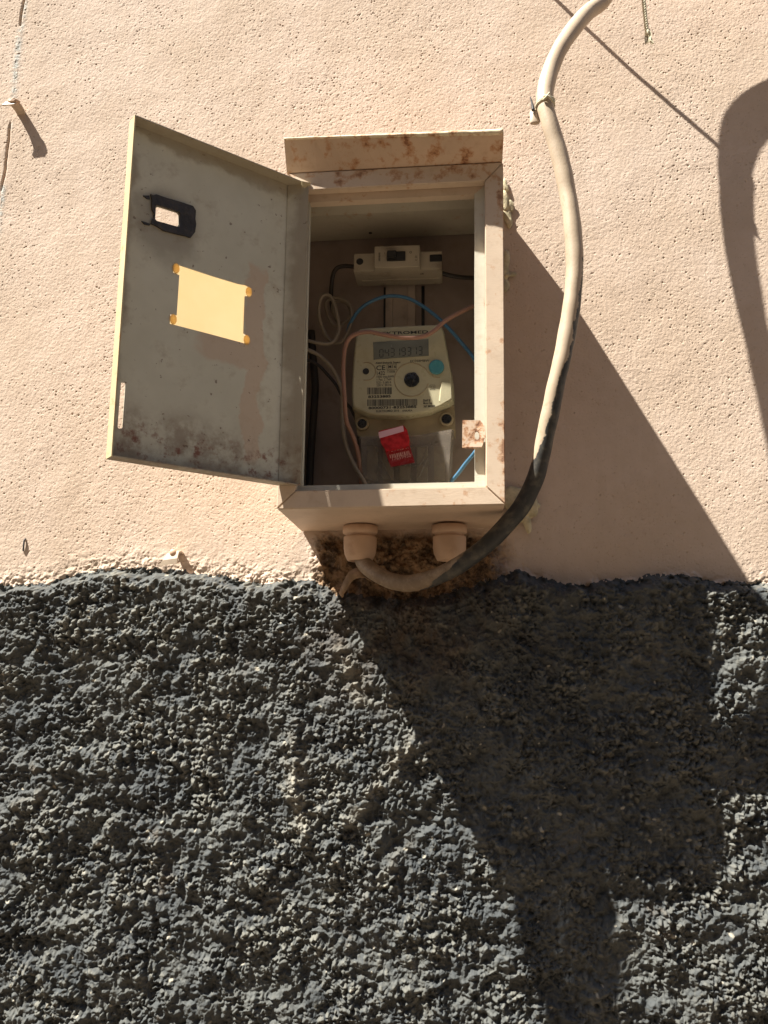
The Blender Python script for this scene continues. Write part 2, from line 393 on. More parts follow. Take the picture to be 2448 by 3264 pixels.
# dark plinth: chips, stain and paler painted-light tips in wear
dk = is_dark
chips = np.zeros_like(GX)
for k in range(420):
    x = X0+RS.rand()*(X1-X0); z = Z0+RS.rand()*(zt_-Z0)
    stamp(chips, x, z, .0012+.0022*RS.rand()**2, 1.0, .6, 'max', RS, 1.3)
wear_shading[..., 0] = np.where(dk, np.clip(chips*1.4-.3, 0, 1)*.8, wear_shading[..., 0])
sandy = np.clip(RG/.005, 0, 1)*sstep((.5+fbm(GX, GZ, .012, 207, 3))/.6)*.75
wear_shading[..., 0] = np.where(dk, np.maximum(wear_shading[..., 0], sandy*.38), wear_shading[..., 0])
redm = np.exp(-((GX-.15)/.13)**2-((GZ+.13)/.09)**2)
wear_shading[..., 1] = np.where(dk, np.clip(redm*.65*sstep((fbm(GX, GZ, .03, 171, 4)+.5)/.8), 0, 1), wear_shading[..., 1])
loc = grain*gm+.0012*rdg(.0052, 98)+clump*.2
tips = sstep((loc-.0010)/.0030)*np.clip(.55+1.2*fbm(GX, GZ, .05, 311, 3), .1, 1)  # sunlit tone put into the higher grains
wear_shading[..., 2] = np.where(dk, tips, wear_shading[..., 2])
jx = .00045*vnoise(GX, GZ, .0022, 181)*rough_w; jz = .00045*vnoise(GX, GZ, .0022, 191)*rough_w
V = np.stack([GX+jx, -H, GZ+jz], -1).reshape(-1, 3).astype(np.float32)
idx = np.arange(nx*nz).reshape(nz, nx)
Q = np.stack([idx[:-1, :-1], idx[:-1, 1:], idx[1:, 1:], idx[1:, :-1]], -1).reshape(-1, 4)
fd = is_dark[:-1, :-1].reshape(-1)
wear_shading_flat = wear_shading.reshape(-1, 4)
wall = empty('house_wall', (0, 0, -1.65), 'street wall of a house, peach stippled plaster above a dark grey roughcast base', 'wall')
def grid_part(name, faces, material, extra):
    used = np.unique(faces); remap = np.full(len(V), -1, np.int64); remap[used] = np.arange(len(used))
    vv = V[used]; ff = remap[faces]; n0 = len(vv)
    ev = np.array(extra, np.float32).reshape(-1, 3); vv = np.vstack([vv, ev]) if len(ev) else vv
    ef = (np.arange(len(ev)).reshape(-1, 4)+n0); ff = np.vstack([ff, ef])
    me = bpy.data.meshes.new(name)
    me.vertices.add(len(vv)); me.vertices.foreach_set('co', vv.reshape(-1))
    me.loops.add(len(ff)*4); me.loops.foreach_set('vertex_index', ff.reshape(-1).astype(np.int32))
    me.polygons.add(len(ff)); me.polygons.foreach_set('loop_start', np.arange(0, len(ff)*4, 4, dtype=np.int32))
    me.update(calc_edges=True); me.validate()
    me.polygons.foreach_set('use_smooth', np.ones(len(me.polygons), bool))
    ca = me.color_attributes.new('wear_shading', 'FLOAT_COLOR', 'POINT')
    wc = np.zeros((len(vv), 4), np.float32); wc[:n0] = wear_shading_flat[used]; ca.data.foreach_set('color', wc.reshape(-1))
    return mesh_obj(name, me, material, wall)
def quad(x0, x1, z0, z1, y): return [(x0, y, z0), (x1, y, z0), (x1, y, z1), (x0, y, z1)]
zm = -.068; xe, xE = xs[0], xs[-1]; ze, zE = zs[0], zs[-1]; XW = 4.0
grid_part('plaster', Q[~fd], M['plaster'], quad(-XW, xe, zm, 3.2, 0)+quad(xE, XW, zm, 3.2, 0)+quad(xe, xE, zE, 3.2, 0))
grid_part('plinth', Q[fd], M['plinth'], quad(-XW, xe, -1.65, zm, -P_TH-.003)+quad(xE, XW, -1.65, zm, -P_TH-.003)+quad(xe, xE, -1.65, ze, -P_TH-.003)
          + [(-XW, -P_TH-.003, zm), (xe, -P_TH-.003, zm), (xe, .001, zm), (-XW, .001, zm)] + [(xE, -P_TH-.003, zm), (XW, -P_TH-.003, zm), (XW, .001, zm), (xE, .001, zm)])
# the street in front of the wall
g_m, g_t, g_p = mat('pavement'); gg = NT(g_t)
gg.l(gg.mix(gg.ramp(gg.noise(3, 6), .35, .65), (.115, .088, .062), (.16, .122, .085)), g_p.inputs['Base Color']); g_p.inputs['Roughness'].default_value = .9
gg.bump(gg.noise(90, 5), .5, .004, g_p)
bm = bmesh.new()
GN = 12
gv = [[bm.verts.new((-30+60*i/GN, .0-40*j/GN+.01, -1.65)) for i in range(GN+1)] for j in range(GN+1)]
for j in range(GN):
    for i in range(GN): bm.faces.new((gv[j][i], gv[j+1][i], gv[j+1][i+1], gv[j][i+1]))
tag(from_bm('ground', bm, g_m), kind='structure')

# unseen house front added behind the camera to block sky and warm the shade
fm = simple('ochre_render', (.42, .33, .23), .9, var=.1, scale=4)
opp_sky_block = empty('house', (0, -5.6, -1.65), 'ochre house front added across the street, outside the picture, to block sky', 'house')
bm = bmesh.new(); box(bm, (-14, -5.6, -1.65), (14, -9, 5.6)); from_bm('sky_block_wall', bm, fm, opp_sky_block)
bm = bmesh.new(); box(bm, (-14.1, -5.35, 5.6), (14.1, -9, 5.75)); from_bm('sky_block_slab', bm, fm, opp_sky_block)

# ------------------------------------------------------------------ the meter box
D = 0.166; cor = {(0, 0): (.0013, -.0014), (1, 0): (.2685, .0020), (1, 1): (.2736, .4362), (0, 1): (.0013, .4326)}
def B(x, z, y):
    """nominal box coordinates (0..0.27, 0..0.434) on the slightly skewed real sheet metal"""
    u, v = x/.27, z/.434
    a = [sum(cor[(i, j)][k]*(u if i else 1-u)*(v if j else 1-v) for i in (0, 1) for j in (0, 1)) for k in (0, 1)]
    return Vector((a[0], y, a[1]))
mb = empty('meter_box', (.135, -.083, 0), 'open painted steel meter cabinet on the wall with a rusty sloped rain hood', 'meter box')
def ringbox(bm, o, i, y0, y1, fn=B):
    """rectangular ring between outer rect o and inner rect i=(x0,z0,x1,z1), depth y0..y1"""
    ol = [(o[0], o[1]), (o[2], o[1]), (o[2], o[3]), (o[0], o[3])]; il = [(i[0], i[1]), (i[2], i[1]), (i[2], i[3]), (i[0], i[3])]
    P = [[bm.verts.new(fn(p[0], p[1], y)) for p in L] for y in (y0, y1) for L in (ol, il)]
    for k in range(4):
        j = (k+1) % 4
        bm.faces.new((P[0][k], P[0][j], P[1][j], P[1][k])); bm.faces.new((P[2][k], P[3][k], P[3][j], P[2][j]))
        bm.faces.new((P[0][k], P[2][k], P[2][j], P[0][j])); bm.faces.new((P[1][k], P[1][j], P[3][j], P[3][k]))
    return P
b_fr = .0226
# casing: four sides from the wall to the frame
bm = bmesh.new(); ringbox(bm, (.0008, .0008, .2692, .4332), (.0024, .0024, .2676, .4316), .0, -D+.0125)
from_bm('casing', bm, M['casing'], mb)
# inner sheet lining (grey, unpainted) with a shallow fold in the ceiling
bm = bmesh.new(); ringbox(bm, (.0026, .0026, .2674, .4314), (.0042, .0042, .2658, .4296), -.0105, -D+.0265)
lin = from_bm('lining', bm, M['inner'], mb)
bm = bmesh.new()
prof = [(-D+.026, .4302), (-D+.026, .4296), (-D+.072, .4290), (-D+.080, .4195), (-.0185, .4190), (-.0185, .4302)]
n = len(prof); L = [[bm.verts.new(B(x, z, y)) for y, z in prof] for x in (.0045, .2655)]
for k in range(n): bm.faces.new((L[0][k], L[0][(k+1) % n], L[1][(k+1) % n], L[1][k]))
bm.faces.new(L[0]); bm.faces.new(L[1][::-1])
from_bm('ceiling_fold', bm, M['inner'], mb)
q = at(1181, 720, -.035); bm = bmesh.new(); lathe(bm, [(.0026, .0002), (.0024, -.0012)], Matrix.Translation((q.x, -.035, .4195)), 14); from_bm('screw_hole', bm, M['black'], mb)
bm = bmesh.new(); q = at(1262, 663, -.105); box(bm, (q.x-.009, -.1060, .4284), (q.x+.009, -.1048, .4299)); from_bm('punched_slot', bm, M['black'], mb)

# front frame: flat border with mitred corners; each side has a soft edge
def frame_side(bm, a, b, c, d, y):
    """mitred flat bar a-b outer edge, d-c inner edge, 12 mm deep"""
    top = [B(p[0], p[1], y) for p in (a, b, c, d)]; bot = [B(p[0], p[1], y+.0122) for p in (a, b, c, d)]
    vs = [bm.verts.new(p) for p in top+bot]
    for f in ((0, 1, 2, 3), (7, 6, 5, 4), (0, 4, 5, 1), (1, 5, 6, 2), (2, 6, 7, 3), (3, 7, 4, 0)): bm.faces.new([vs[k] for k in f])
o0, o1, q0, q1 = 0, .27, 0, .434; g_ = .00035
I0, I1, J0, J1 = b_fr, .27-b_fr, .0218, .434-.0245
bm = bmesh.new()
frame_side(bm, (o0+g_, q0), (o1-g_, q0), (I1-g_, J0), (I0+g_, J0), -D)
frame_side(bm, (o1, q0+g_), (o1, q1-g_), (I1, J1-g_), (I1, J0+g_), -D)
frame_side(bm, (o1-g_, q1), (o0+g_, q1), (I0+g_, J1), (I1-g_, J1), -D)
frame_side(bm, (o0, q1-g_), (o0, q0+g_), (I0, J0+g_), (I0, J1-g_), -D)
bmesh.ops.recalc_face_normals(bm, faces=bm.faces)
bmesh.ops.bevel(bm, geom=list(bm.edges), offset=.0011, segments=3, affect='EDGES')
from_bm('front_frame', bm, M['frame'], mb, smooth=False)
# recessed inner lip around the opening
bm = bmesh.new(); LI = (I0+.0050, J0+.0085, I1-.0125, J1-.0100)
ringbox(bm, (I0-.004, J0-.004, I1+.004, J1+.004), LI, -D+.0124, -D+.0140)
ringbox(bm, (LI[0]-.0016, LI[1]-.0016, LI[2]+.0016, LI[3]+.0016), LI, -D+.0141, -D+.0240)
lipo = from_bm('opening_lip', bm, M['lip'], mb); lipo.data.materials.append(M['frame'])
for p in lipo.data.polygons:
    if p.center.z > .38: p.material_index = 1
# back panel and mounting rail
bm = bmesh.new(); box(bm, B(.0044, .0044, -.0100), B(.2656, .4294, -.0150)); from_bm('back_panel', bm, M['back'], mb)
bm = bmesh.new()
rp = [(-.0205, -.0155), (-.0205, -.0230), (-.0110, -.0230), (-.0105, -.0205), (.0105, -.0205), (.0110, -.0230), (.0205, -.0230), (.0205, -.0155)]
xc = .1365
L = [[bm.verts.new((xc+a, b, z)) for a, b in rp] for z in (.095, .372)]
for k in range(len(rp)): bm.faces.new((L[0][k], L[0][(k+1) % len(rp)], L[1][(k+1) % len(rp)], L[1][k]))
bm.faces.new(L[0]); bm.faces.new(L[1][::-1])
from_bm('mounting_rail', bm, M['rail'], mb)
for a in (at(1227, 975, -.021).x, at(1348, 975, -.021).x):
    bm = bmesh.new(); box(bm, (a-.0022, -.0152, .262), (a+.0022, -.0166, .345)); from_bm('rail_slot', bm, M['black'], mb)
# rain hood: folded sheet, ridge a hand's width from the wall, front edge overhanging the frame
bm = bmesh.new()
hp = [(.002, .476), (-.062, .497), (-.143, .474), (-.2015, .4530), (-.2015, .4485)]
hpL = [(.002, .476), (-.062, .497), (-.128, .483), (-.1815, .4715), (-.1815, .4690)]
def hoodx(y, side): return -.0004 if side == 0 else .2725
NS = 14; Lv = []
for i_ in range(NS+1):
    f_ = i_/NS; x_ = hoodx(0, 0)+(hoodx(0, 1)-hoodx(0, 0))*f_; dent = .0007*math.sin(f_*9)
    pr = [(a_[0]*(1-f_)+b_[0]*f_, a_[1]*(1-f_)+b_[1]*f_) for a_, b_ in zip(hpL, hp)]
    up = [bm.verts.new((x_, y, z+(dent if 0 < k else 0))) for k, (y, z) in enumerate(pr)]
    lo = [bm.verts.new((x_+(.0012*(1-f_)), -D+.0002, B(.27*f_, .4345, -D).z+.0006)), bm.verts.new((x_, .002, B(.27*f_, .4345, 0).z+.0006))]
    Lv.append(up+lo)
nn = len(Lv[0])
for i_ in range(NS):
    for k in range(nn): bm.faces.new((Lv[i_][k], Lv[i_][(k+1) % nn], Lv[i_+1][(k+1) % nn], Lv[i_+1][k]))
bm.faces.new(Lv[0]); bm.faces.new(Lv[-1][::-1])
hood = from_bm('rain_hood', bm, M['hood'], mb)
hood.data.materials.append(M['hood_edge'])
for p in hood.data.polygons:
    if abs(p.normal.y) > .9 and p.center.y < -.18: p.material_index = 1
# ragged rolled edge on the hood front
bm = bmesh.new()
ep = [Vector((-.0005+.2725*k/16, -.1822-.0203*k/16, .4708+(.4525-.4708)*k/16+rnd.uniform(-.0004, .0004))) for k in range(17)]
tube(bm, ep, .0030, 8, 3, rf=lambda t, a, p: .40+.85*t+.12*math.sin(p.x*400)*t)
from_bm('rolled_edge', bm, M['hood_edge'], hood, True)
# hasp plate with a hole, bolted on the right lip
pts = [at(a, b, -.158) for a, b in ((1474, 1343), (1530, 1344), (1543, 1362), (1546, 1395), (1536, 1428), (1512, 1433), (1473, 1430))]
hole_c = at(1520, 1392, -.158); hl = [(hole_c.x+.0028*math.cos(a), hole_c.z+.0052*math.sin(a)) for a in np.linspace(0, 2*math.pi, 15)[:-1]]
bm = bmesh.new()
def haspf(u, v, d):
    bend = .006*max(0, (u-pts[1].x+.004)/.01)**2
    return Vector((u, -.1610-d-bend*.4, v))
prism(bm, [(p.x, p.z) for p in pts], [hl], haspf, 0, .0022)
from_bm('hasp', bm, M['rust'], mb)

# door: shallow folded tray swung open about 139 degrees
hx, dw, phi, td, dzb, dzt = .02975, .2251, 2.41974, .01795, .02665, .4164
du = Vector((math.cos(phi), -math.sin(phi), 0)); dn = Vector((-math.sin(phi), -math.cos(phi), 0)); hg = Vector((hx, -D-.0008, 0))
def DR(u, v, n): return hg+du*u+dn*n+Vector((0, 0, v))
def d_uv(px, py, n=td-.0012):
    p = Vector(on_plane(px, py, tuple(hg+dn*n), tuple(dn))) - hg
    return p.dot(du), p.z
win = [d_uv(*p) for p in ((497, 662), (503, 659), (563, 678), (569, 684), (569, 717), (565, 722), (500, 704), (495, 698))]
slot = [d_uv(*p) for p in ((386, 1219), (398, 1220), (400, 1224), (395, 1290), (390, 1362), (387, 1366), (377, 1365), (375, 1360), (380, 1290))]
c8 = lambda a, b: d_uv(440+a*.2773, 780+b*.2773)
pap = [c8(*p) for p in ((412, 215), (860, 362), (1150, 450), (1235, 465), (1302, 500), (1302, 590), (1228, 592), (1220, 800), (1212, 1015), (1262, 1050), (1282, 1062), (1275, 1138), (1230, 1136), (800, 1020), (365, 908), (372, 797), (445, 810), (460, 580), (475, 352), (440, 332), (405, 320))]
def grow(L, s):
    cx = sum(p[0] for p in L)/len(L); cz_ = sum(p[1] for p in L)/len(L)
    return [(p[0]+(s if p[0] > cx else -s), p[1]+(s if p[1] > cz_ else -s)) for p in L]
m, t, p = mat('grey_door_sheet'); g = NT(t)
# coordinates of the sheet itself come from a stored attribute (metres from hinge, height)
ua = g.n('ShaderNodeAttribute', attribute_name='sheet'); su = g.sep(ua.outputs['Vector'])
wv = g.noise(22, 4, .6)
c = g.mix(g.ramp(g.noise(9, 4, .6), .3, .7), (.52, .49, .385), (.61, .58, .465))
c = g.mix(g.ramp(g.noise(35, 6, .7), .52, .75, 0, .6), c, (.36, .29, .20))
wob_ = g.math('MULTIPLY', g.math('SUBTRACT', wv, .5), .045)
uu = g.math('ADD', su[0], wob_); vv_ = g.math('ADD', su[1], wob_)
band = g.math('MULTIPLY', g.ramp(uu, .045, .049), g.ramp(uu, .073, .069)); band = g.math('MULTIPLY', band, g.math('MULTIPLY', g.ramp(vv_, .045, .058), g.ramp(vv_, .300, .290)))
band2 = g.math('MULTIPLY', g.math('MULTIPLY', g.ramp(uu, .05, .055), g.ramp(uu, .135, .12)), g.math('MULTIPLY', g.ramp(vv_, .160, .168), g.ramp(vv_, .20, .19)))
c = g.mix(g.math('MULTIPLY', g.math('MAXIMUM', band, band2), .60), c, (.52, .36, .25))
low = g.math('MULTIPLY', g.ramp(vv_, .105, .055), g.ramp(g.noise(30, 6, .68), .40, .62))
c = g.mix(g.math('MULTIPLY', low, .70), c, (.21, .14, .09))
c = g.mix(g.math('MULTIPLY', g.ramp(vv_, .085, .05), g.ramp(g.noise(75, 6, .7), .50, .66)), c, (.22, .095, .06))
sp = g.math('MULTIPLY', g.ramp(g.noise(120, 4, .6), .66, .70), .7); c = g.mix(sp, c, (.14, .08, .05))
edg = g.math('MAXIMUM', g.math('MAXIMUM', g.ramp(uu, .026, .010), g.ramp(vv_, .398, .408)), g.math('MAXIMUM', g.ramp(vv_, .045, .032), g.ramp(uu, .212, .222))); c = g.mix(g.math('MULTIPLY', edg, .6), c, (.25, .19, .125))
win_u, win_v = np.mean([q[0] for q in win]), np.mean([q[1] for q in win])
dist = g.math('SQRT', g.math('ADD', g.math('POWER', g.math('SUBTRACT', uu, float(win_u)), 2), g.math('POWER', g.math('SUBTRACT', vv_, float(win_v)-.012), 2)))
c = g.mix(g.math('MULTIPLY', g.ramp(dist, .055, .025), .5), c, (.15, .11, .075))
g.l(c, p.inputs['Base Color']); p.inputs['Roughness'].default_value = .5; p.inputs['Specular IOR Level'].default_value = .35
g.bump(g.noise(260, 4), .15, .0006, p)
M['door'] = m
M['door_edge'] = make_paint('cream_door_edge', (.50, .41, .24), rust=.8, thr=.64, rscale=60)
def sheet_attr(o):
    me = o.data; a = me.attributes.new('sheet', 'FLOAT_VECTOR', 'POINT')
    for i, v in enumerate(me.vertices):
        q = v.co - hg; a.data[i].vector = (q.dot(du), q.z, q.dot(dn))
bm = bmesh.new(); th = .0012
UH = .0200
outer = [(UH, dzb), (dw, dzb), (dw, dzt), (UH, dzt)]
prism(bm, outer, [win, slot, pap], DR, td-th, td)
door = from_bm('door', bm, M['door'], mb); sheet_attr(door)
# folded edges of the tray (free edge, top, bottom, hinge side)
def flange(bm, u0, u1, v0, v1, n0, n1, bev=.0):
    vs = [bm.verts.new(DR(u, v, n)) for u in (u0, u1) for v in (v0, v1) for n in (n0, n1)]
    for f in ((0, 1, 3, 2), (4, 6, 7, 5), (0, 4, 5, 1), (2, 3, 7, 6), (0, 2, 6, 4), (1, 5, 7, 3)): bm.faces.new([vs[k] for k in f])
bm = bmesh.new(); tt = td-th-.0001
def DRn(u, n_, v): return DR(u, v, n_)
for v0, v1 in ((dzt-th, dzt), (dzb, dzb+th)):
    prism(bm, [(0, 0), (dw-th, 0), (dw-th, tt), (UH, tt)], [], DRn, v0, v1)
# slanted hinge-side return, creased halfway
prism(bm, [(0, 0), (.0012, -.0009), (.0085, .0062), (UH+.001, tt-.0008), (UH, tt), (.0078, .0075)], [], DRn, dzb+th+.0001, dzt-th-.0001)
fo = from_bm('folded_edge', bm, M['door'], door); sheet_attr(fo)
bm = bmesh.new(); flange(bm, dw-th, dw+.0004, dzb, dzt, 0, tt)
from_bm('free_edge', bm, M['door_edge'], door)
# yellowed window pane held by four folded tabs
m, t, p = mat('yellowed_plastic'); g = NT(t)
t.nodes.remove(p)
tr = g.n('ShaderNodeBsdfTranslucent'); df = g.n('ShaderNodeBsdfDiffuse'); ms = g.n('ShaderNodeMixShader'); ms.inputs[0].default_value = .25
yc = g.mix(g.ramp(g.noise(30, 4), .3, .7), (.95, .76, .42), (.97, .80, .47)); g.l(yc, tr.inputs[0]); df.inputs[0].default_value = (.55, .42, .22, 1)
g.l(tr.outputs[0], ms.inputs[1]); g.l(df.outputs[0], ms.inputs[2]); g.l(ms.outputs[0], t.nodes['Material Output'].inputs[0])
M['yellow'] = m
bm = bmesh.new(); tris = tessellate_polygon([[Vector((a, b, 0)) for a, b in grow(pap, .0012)]])
vs = [bm.verts.new(DR(a, b, td+.0006)) for a, b in grow(pap, .0012)]
for tr_ in tris: bm.faces.new([vs[k] for k in tr_])
pane = from_bm('window_pane', bm, M['yellow'], door)
tm, tt_, tp_ = mat('tab_plastic'); tt_.nodes.remove(tp_); tn = tt_.nodes.new('ShaderNodeBsdfTranslucent'); tn.inputs[0].default_value = (.90, .74, .46, 1)
td_ = tt_.nodes.new('ShaderNodeBsdfDiffuse'); td_.inputs[0].default_value = (.6, .52, .36, 1); tmx = tt_.nodes.new('ShaderNodeMixShader'); tmx.inputs[0].default_value = .15
tt_.links.new(tn.outputs[0], tmx.inputs[1]); tt_.links.new(td_.outputs[0], tmx.inputs[2]); tt_.links.new(tmx.outputs[0], tt_.nodes['Material Output'].inputs[0]); M['tab'] = tm
for (a, b, sx_) in ((435, 275, 1), (1270, 545, -1), (402, 860, -1.0), (1246, 1096, -1)):
    cu, cv = c8(a, b); bm = bmesh.new()
    sgn = 1 if a < 800 else -1
    loop = [(cu, cv-.0085)]+[(cu-sgn*.0085*math.cos(q), cv+.0085*math.sin(q)) for q in np.linspace(-1.5, 1.5, 9)]
    loop = [(cu+.0040*math.cos(q), cv+.0062*math.sin(q)) for q in np.linspace(0, 2*math.pi, 17)[:-1]]
    prism(bm, loop, [], DR, td-.0024, td-.0016)
    from_bm('retaining_tab', bm, M['tab'], door)
# black gasket residue round the small window
c1 = lambda a, b: d_uv(300+a*.4219, 320+b*.4219)
gk = [c1(*p) for p in ((422, 712), (440, 722), (466, 716), (520, 735), (640, 770), (742, 803), (764, 838), (760, 900), (766, 940), (758, 1000), (725, 1042), (690, 1030), (600, 1010), (520, 988), (470, 955), (425, 935), (432, 905), (448, 890), (450, 860), (432, 830), (430, 790), (432, 752), (426, 732))]
bm = bmesh.new()
prism(bm, gk, [grow(win, .0012)], DR, td-th-.0022, td-th-.0001)
from_bm('window_gasket', bm, M['rubber'], door)
bm = bmesh.new(); prism(bm, [c1(*p) for p in ((368, 722), (415, 722), (418, 750), (395, 745))], [], DR, td-th-.0012, td-th-.0001)
from_bm('gasket_scrap', bm, M['rubber'], door); bm = bmesh.new()
prism(bm, [c1(*p) for p in ((355, 915), (372, 918), (424, 936), (416, 948), (380, 940))], [], DR, td-th-.0012, td-th-.0001)
from_bm('gasket_scrap', bm, M['rubber'], door)
# bright folded corner at the hinge top
bm = bmesh.new(); vs = [bm.verts.new(p) for p in (DR(-.001, dzt+.001, -.002), DR(.012, dzt-.002, -.003), DR(.010, dzt-.008, -.001), DR(-.002, dzt-.003, .001))]
bm.faces.new(vs); r = bmesh.ops.extrude_face_region(bm, geom=bm.faces[:]); bmesh.ops.translate(bm, vec=dn*.001, verts=[v for v in r['geom'] if isinstance(v, bmesh.types.BMVert)])
from_bm('corner_fold', bm, M['door_edge'], door)

# cable glands under the box
def gland(xc, yc, zbot, label_):
    bm = bmesh.new(); R0 = .0212
    Mx = Matrix.Translation((xc, yc, 0))
    lathe(bm, [(R0*.9, -.0005), (R0*1.04, -.0010), (R0*1.06, -.0095), (R0*1.0, -.0115), (R0*.88, -.0118), (R0*.88, -.0150), (R0*1.0, -.0154), (R0*1.02, -.0170), (R0*1.01, -.030), (R0*.99, zbot+.0135), (R0*.95, zbot+.0085), (R0*.82, zbot+.0020), (R0*.76, zbot), (R0*.52, zbot-.0002), (R0*.50, zbot+.002)], Mx, 28)
    for v in bm.verts:
        if v.co.z > -.0117:      # hexagonal lock nut
            a = math.atan2(v.co.y-yc, v.co.x-xc); k = math.cos(math.pi/6)/math.cos((a % (math.pi/3))-math.pi/6)
            v.co.x = xc+(v.co.x-xc)*(k*.35+.68); v.co.y = yc+(v.co.y-yc)*(k*.35+.68)
        else:
            v.co += Vector((rnd.uniform(-1, 1), rnd.uniform(-1, 1), 0))*.00025
    o = from_bm('cable_gland', bm, M['gland'], mb, True); o['label'] = label_
    return o
gA = at(1147, 1788, -.041); gB = at(1433, 1786, -.041)
gland(gA.x, -.041, gA.z, 'painted cable gland with the hose pushed into it')
gland(gB.x, -.041, gB.z, 'empty painted cable gland')

# ------------------------------------------------------------------ circuit breaker
zb0, zb1 = at(1250, 861, -.075).z, at(1250, 805, -.075).z
bxl, bxr = at(1127, 861, -.075).x, at(1409, 845, -.075).x
cb = empty('circuit_breaker', ((bxl+bxr)/2, -.05, zb0), 'off-white circuit breaker with a black switch, mounted sideways at the top of the cabinet', 'circuit breaker')
mx0, mx1 = at(1194, 792, -.082).x, at(1338, 792, -.082).x
bm = bmesh.new(); box(bm, (bxl, -.030, zb0), (bxr, -.0750, zb1), .0012)
# snapped-on foot where the body hugs the rail
box(bm, (bxl+.008, -.0302, zb0-.001), (bxr-.002, -.048, zb1+.001), .0015)
from_bm('body', bm, M['breaker'], cb)
bm = bmesh.new(); box(bm, (mx0, -.0700, zb0-.0006), (mx1, -.0840, zb1+.0050), .0010); nose = from_bm('raised_front', bm, M['breaker'], cb)
bm = bmesh.new()
t0, t1 = at(1233, 820, -.086), at(1292, 820, -.086); zc = (zb0+zb1)/2+.002
box(bm, (t0.x, -.0835, zc-.0065), (t1.x, -.0860, zc+.0065), .0006); box(bm, (t0.x+.001, -.086, zc-.0045), (t0.x+.013, -.0935, zc+.0045), .0012)
from_bm('switch_lever', bm, M['black'], cb)
for px in (1147, 1384):
    bm = bmesh.new(); q = at(px, 833, -.075)
    if px < 1200: lathe(bm, [(.0046, 0), (.0048, .0005), (.003, .0007)], Matrix.Translation((q.x, -.0749, zc-.001)) @ FACE, 20)
    else: box(bm, (q.x-.006, -.0749, zc-.0045), (q.x+.0105, -.0757, zc+.005), .0012)
    from_bm('terminal_hole', bm, M['black'], cb)
def vtext(s, x, z, y, size): return text('printing', s, x, z, y, size, M['print'], cb, M=Matrix.Translation((x, y, z)) @ FACE @ Matrix.Rotation(math.radians(90), 4, 'Z'))
vtext('SIEMENS', mx0+.0080, zc-.006, -.0841, .0034); text('printing', 'I', t0.x-.004, zc+.004, -.0841, .0040, M['print'], cb)
text('printing', 'O', t1.x+.005, zc+.004, -.0841, .0046, M['print'], cb); vtext('C 32', mx1-.0035, zc-.007, -.0841, .0038)
text('printing', 'CE', bxr-.028, zb0-.0005, -.0600, .004, M['print'], cb, M=Matrix.Translation((bxr-.03, -.062, zb0-.0012)) @ Matrix.Rotation(math.pi, 4, 'X'))

# ------------------------------------------------------------------ electricity meter
MY = -.090
em = empty('electricity_meter', (.145, -.05, .05), 'cream plastic electricity meter with a dark display and barcodes inside the cabinet', 'electricity meter')
mp = lambda a, b, y=MY: at(1100+a*.22906, 1020+b*.22906, y)
def cover_outline(k=0.0):
    P = [(150, 215), (168, 150), (205, 115), (300, 104), (700, 80), (1200, 58), (1290, 56), (1340, 78), (1368, 130), (1400, 300), (1440, 520), (1478, 720), (1500, 860), (1508, 980), (1500, 1110), (1450, 1160), (1290, 1225), (1180, 1275), (900, 1325), (700, 1335), (430, 1325), (300, 1300), (220, 1262), (130, 1225), (98, 1190), (90, 1050), (92, 900), (105, 640), (130, 380)]
    return [(mp(*p).x, mp(*p).z) for p in P]
ol = cover_outline(); cxm = sum(p[0] for p in ol)/len(ol); czm = sum(p[1] for p in ol)/len(ol)
def loft(bm, loops):
    R_ = [[bm.verts.new(v) for v in L] for L in loops]; n = len(R_[0])
    for i in range(len(R_)-1):
        for k in range(n): bm.faces.new((R_[i][k], R_[i][(k+1) % n], R_[i+1][(k+1) % n], R_[i+1][k]))
    bm.faces.new(R_[0][::-1]); bm.faces.new(R_[-1])
def sc(L, s, y, dz=0): return [Vector((cxm+(a-cxm)*s, y, czm+(b-czm)*s+dz)) for a, b in L]
bm = bmesh.new(); loft(bm, [sc(ol, 1.02, -.0305), sc(ol, 1.02, -.060), sc(ol, 1.015, -.078), sc(ol, 1.0, -.0860), sc(ol, .982, -.0892), sc(ol, .955, MY)])
mbody = from_bm('cover', bm, M['meter'], em)
me = mbody.data
# raised right-hand wing and the swept ring round the sealing screw
bm = bmesh.new()
wing = [mp(*p) for p in ((1325, 870), (1470, 880), (1478, 1090), (1440, 1120), (1330, 1180), (1300, 1130))]
loft(bm, [[Vector((p.x, MY+.0005, p.z)) for p in wing], [Vector((p.x+(.002 if k in (0, 5) else 0), MY-.0022, p.z)) for k, p in enumerate(wing)]])
from_bm('side_wing', bm, M['meter'], em)
def arc_pts(a, b, ra, rb, a0, a1, n=18, y=MY-.0002): return [mp(a+ra*math.cos(q), b-rb*math.sin(q), y) for q in np.linspace(a0, a1, n)]
bm = bmesh.new()
big = arc_pts(925, 830, 238, 232, math.radians(50), math.radians(345), 26)
sw = [mp(1320, 800, MY), mp(1230, 790, MY), mp(1160, 730, MY), mp(1120, 680, MY)]
tube(bm, sw+big, .0006, 6, 2)
tube(bm, arc_pts(300, 715, 125, 125, math.radians(110), math.radians(-110), 14), .0006, 6, 2)
tube(bm, arc_pts(1272, 660, 105, 105, math.radians(170), math.radians(75), 10), .0005, 6, 2)
from_bm('moulded_ridge', bm, M['meter_base'], em, True)
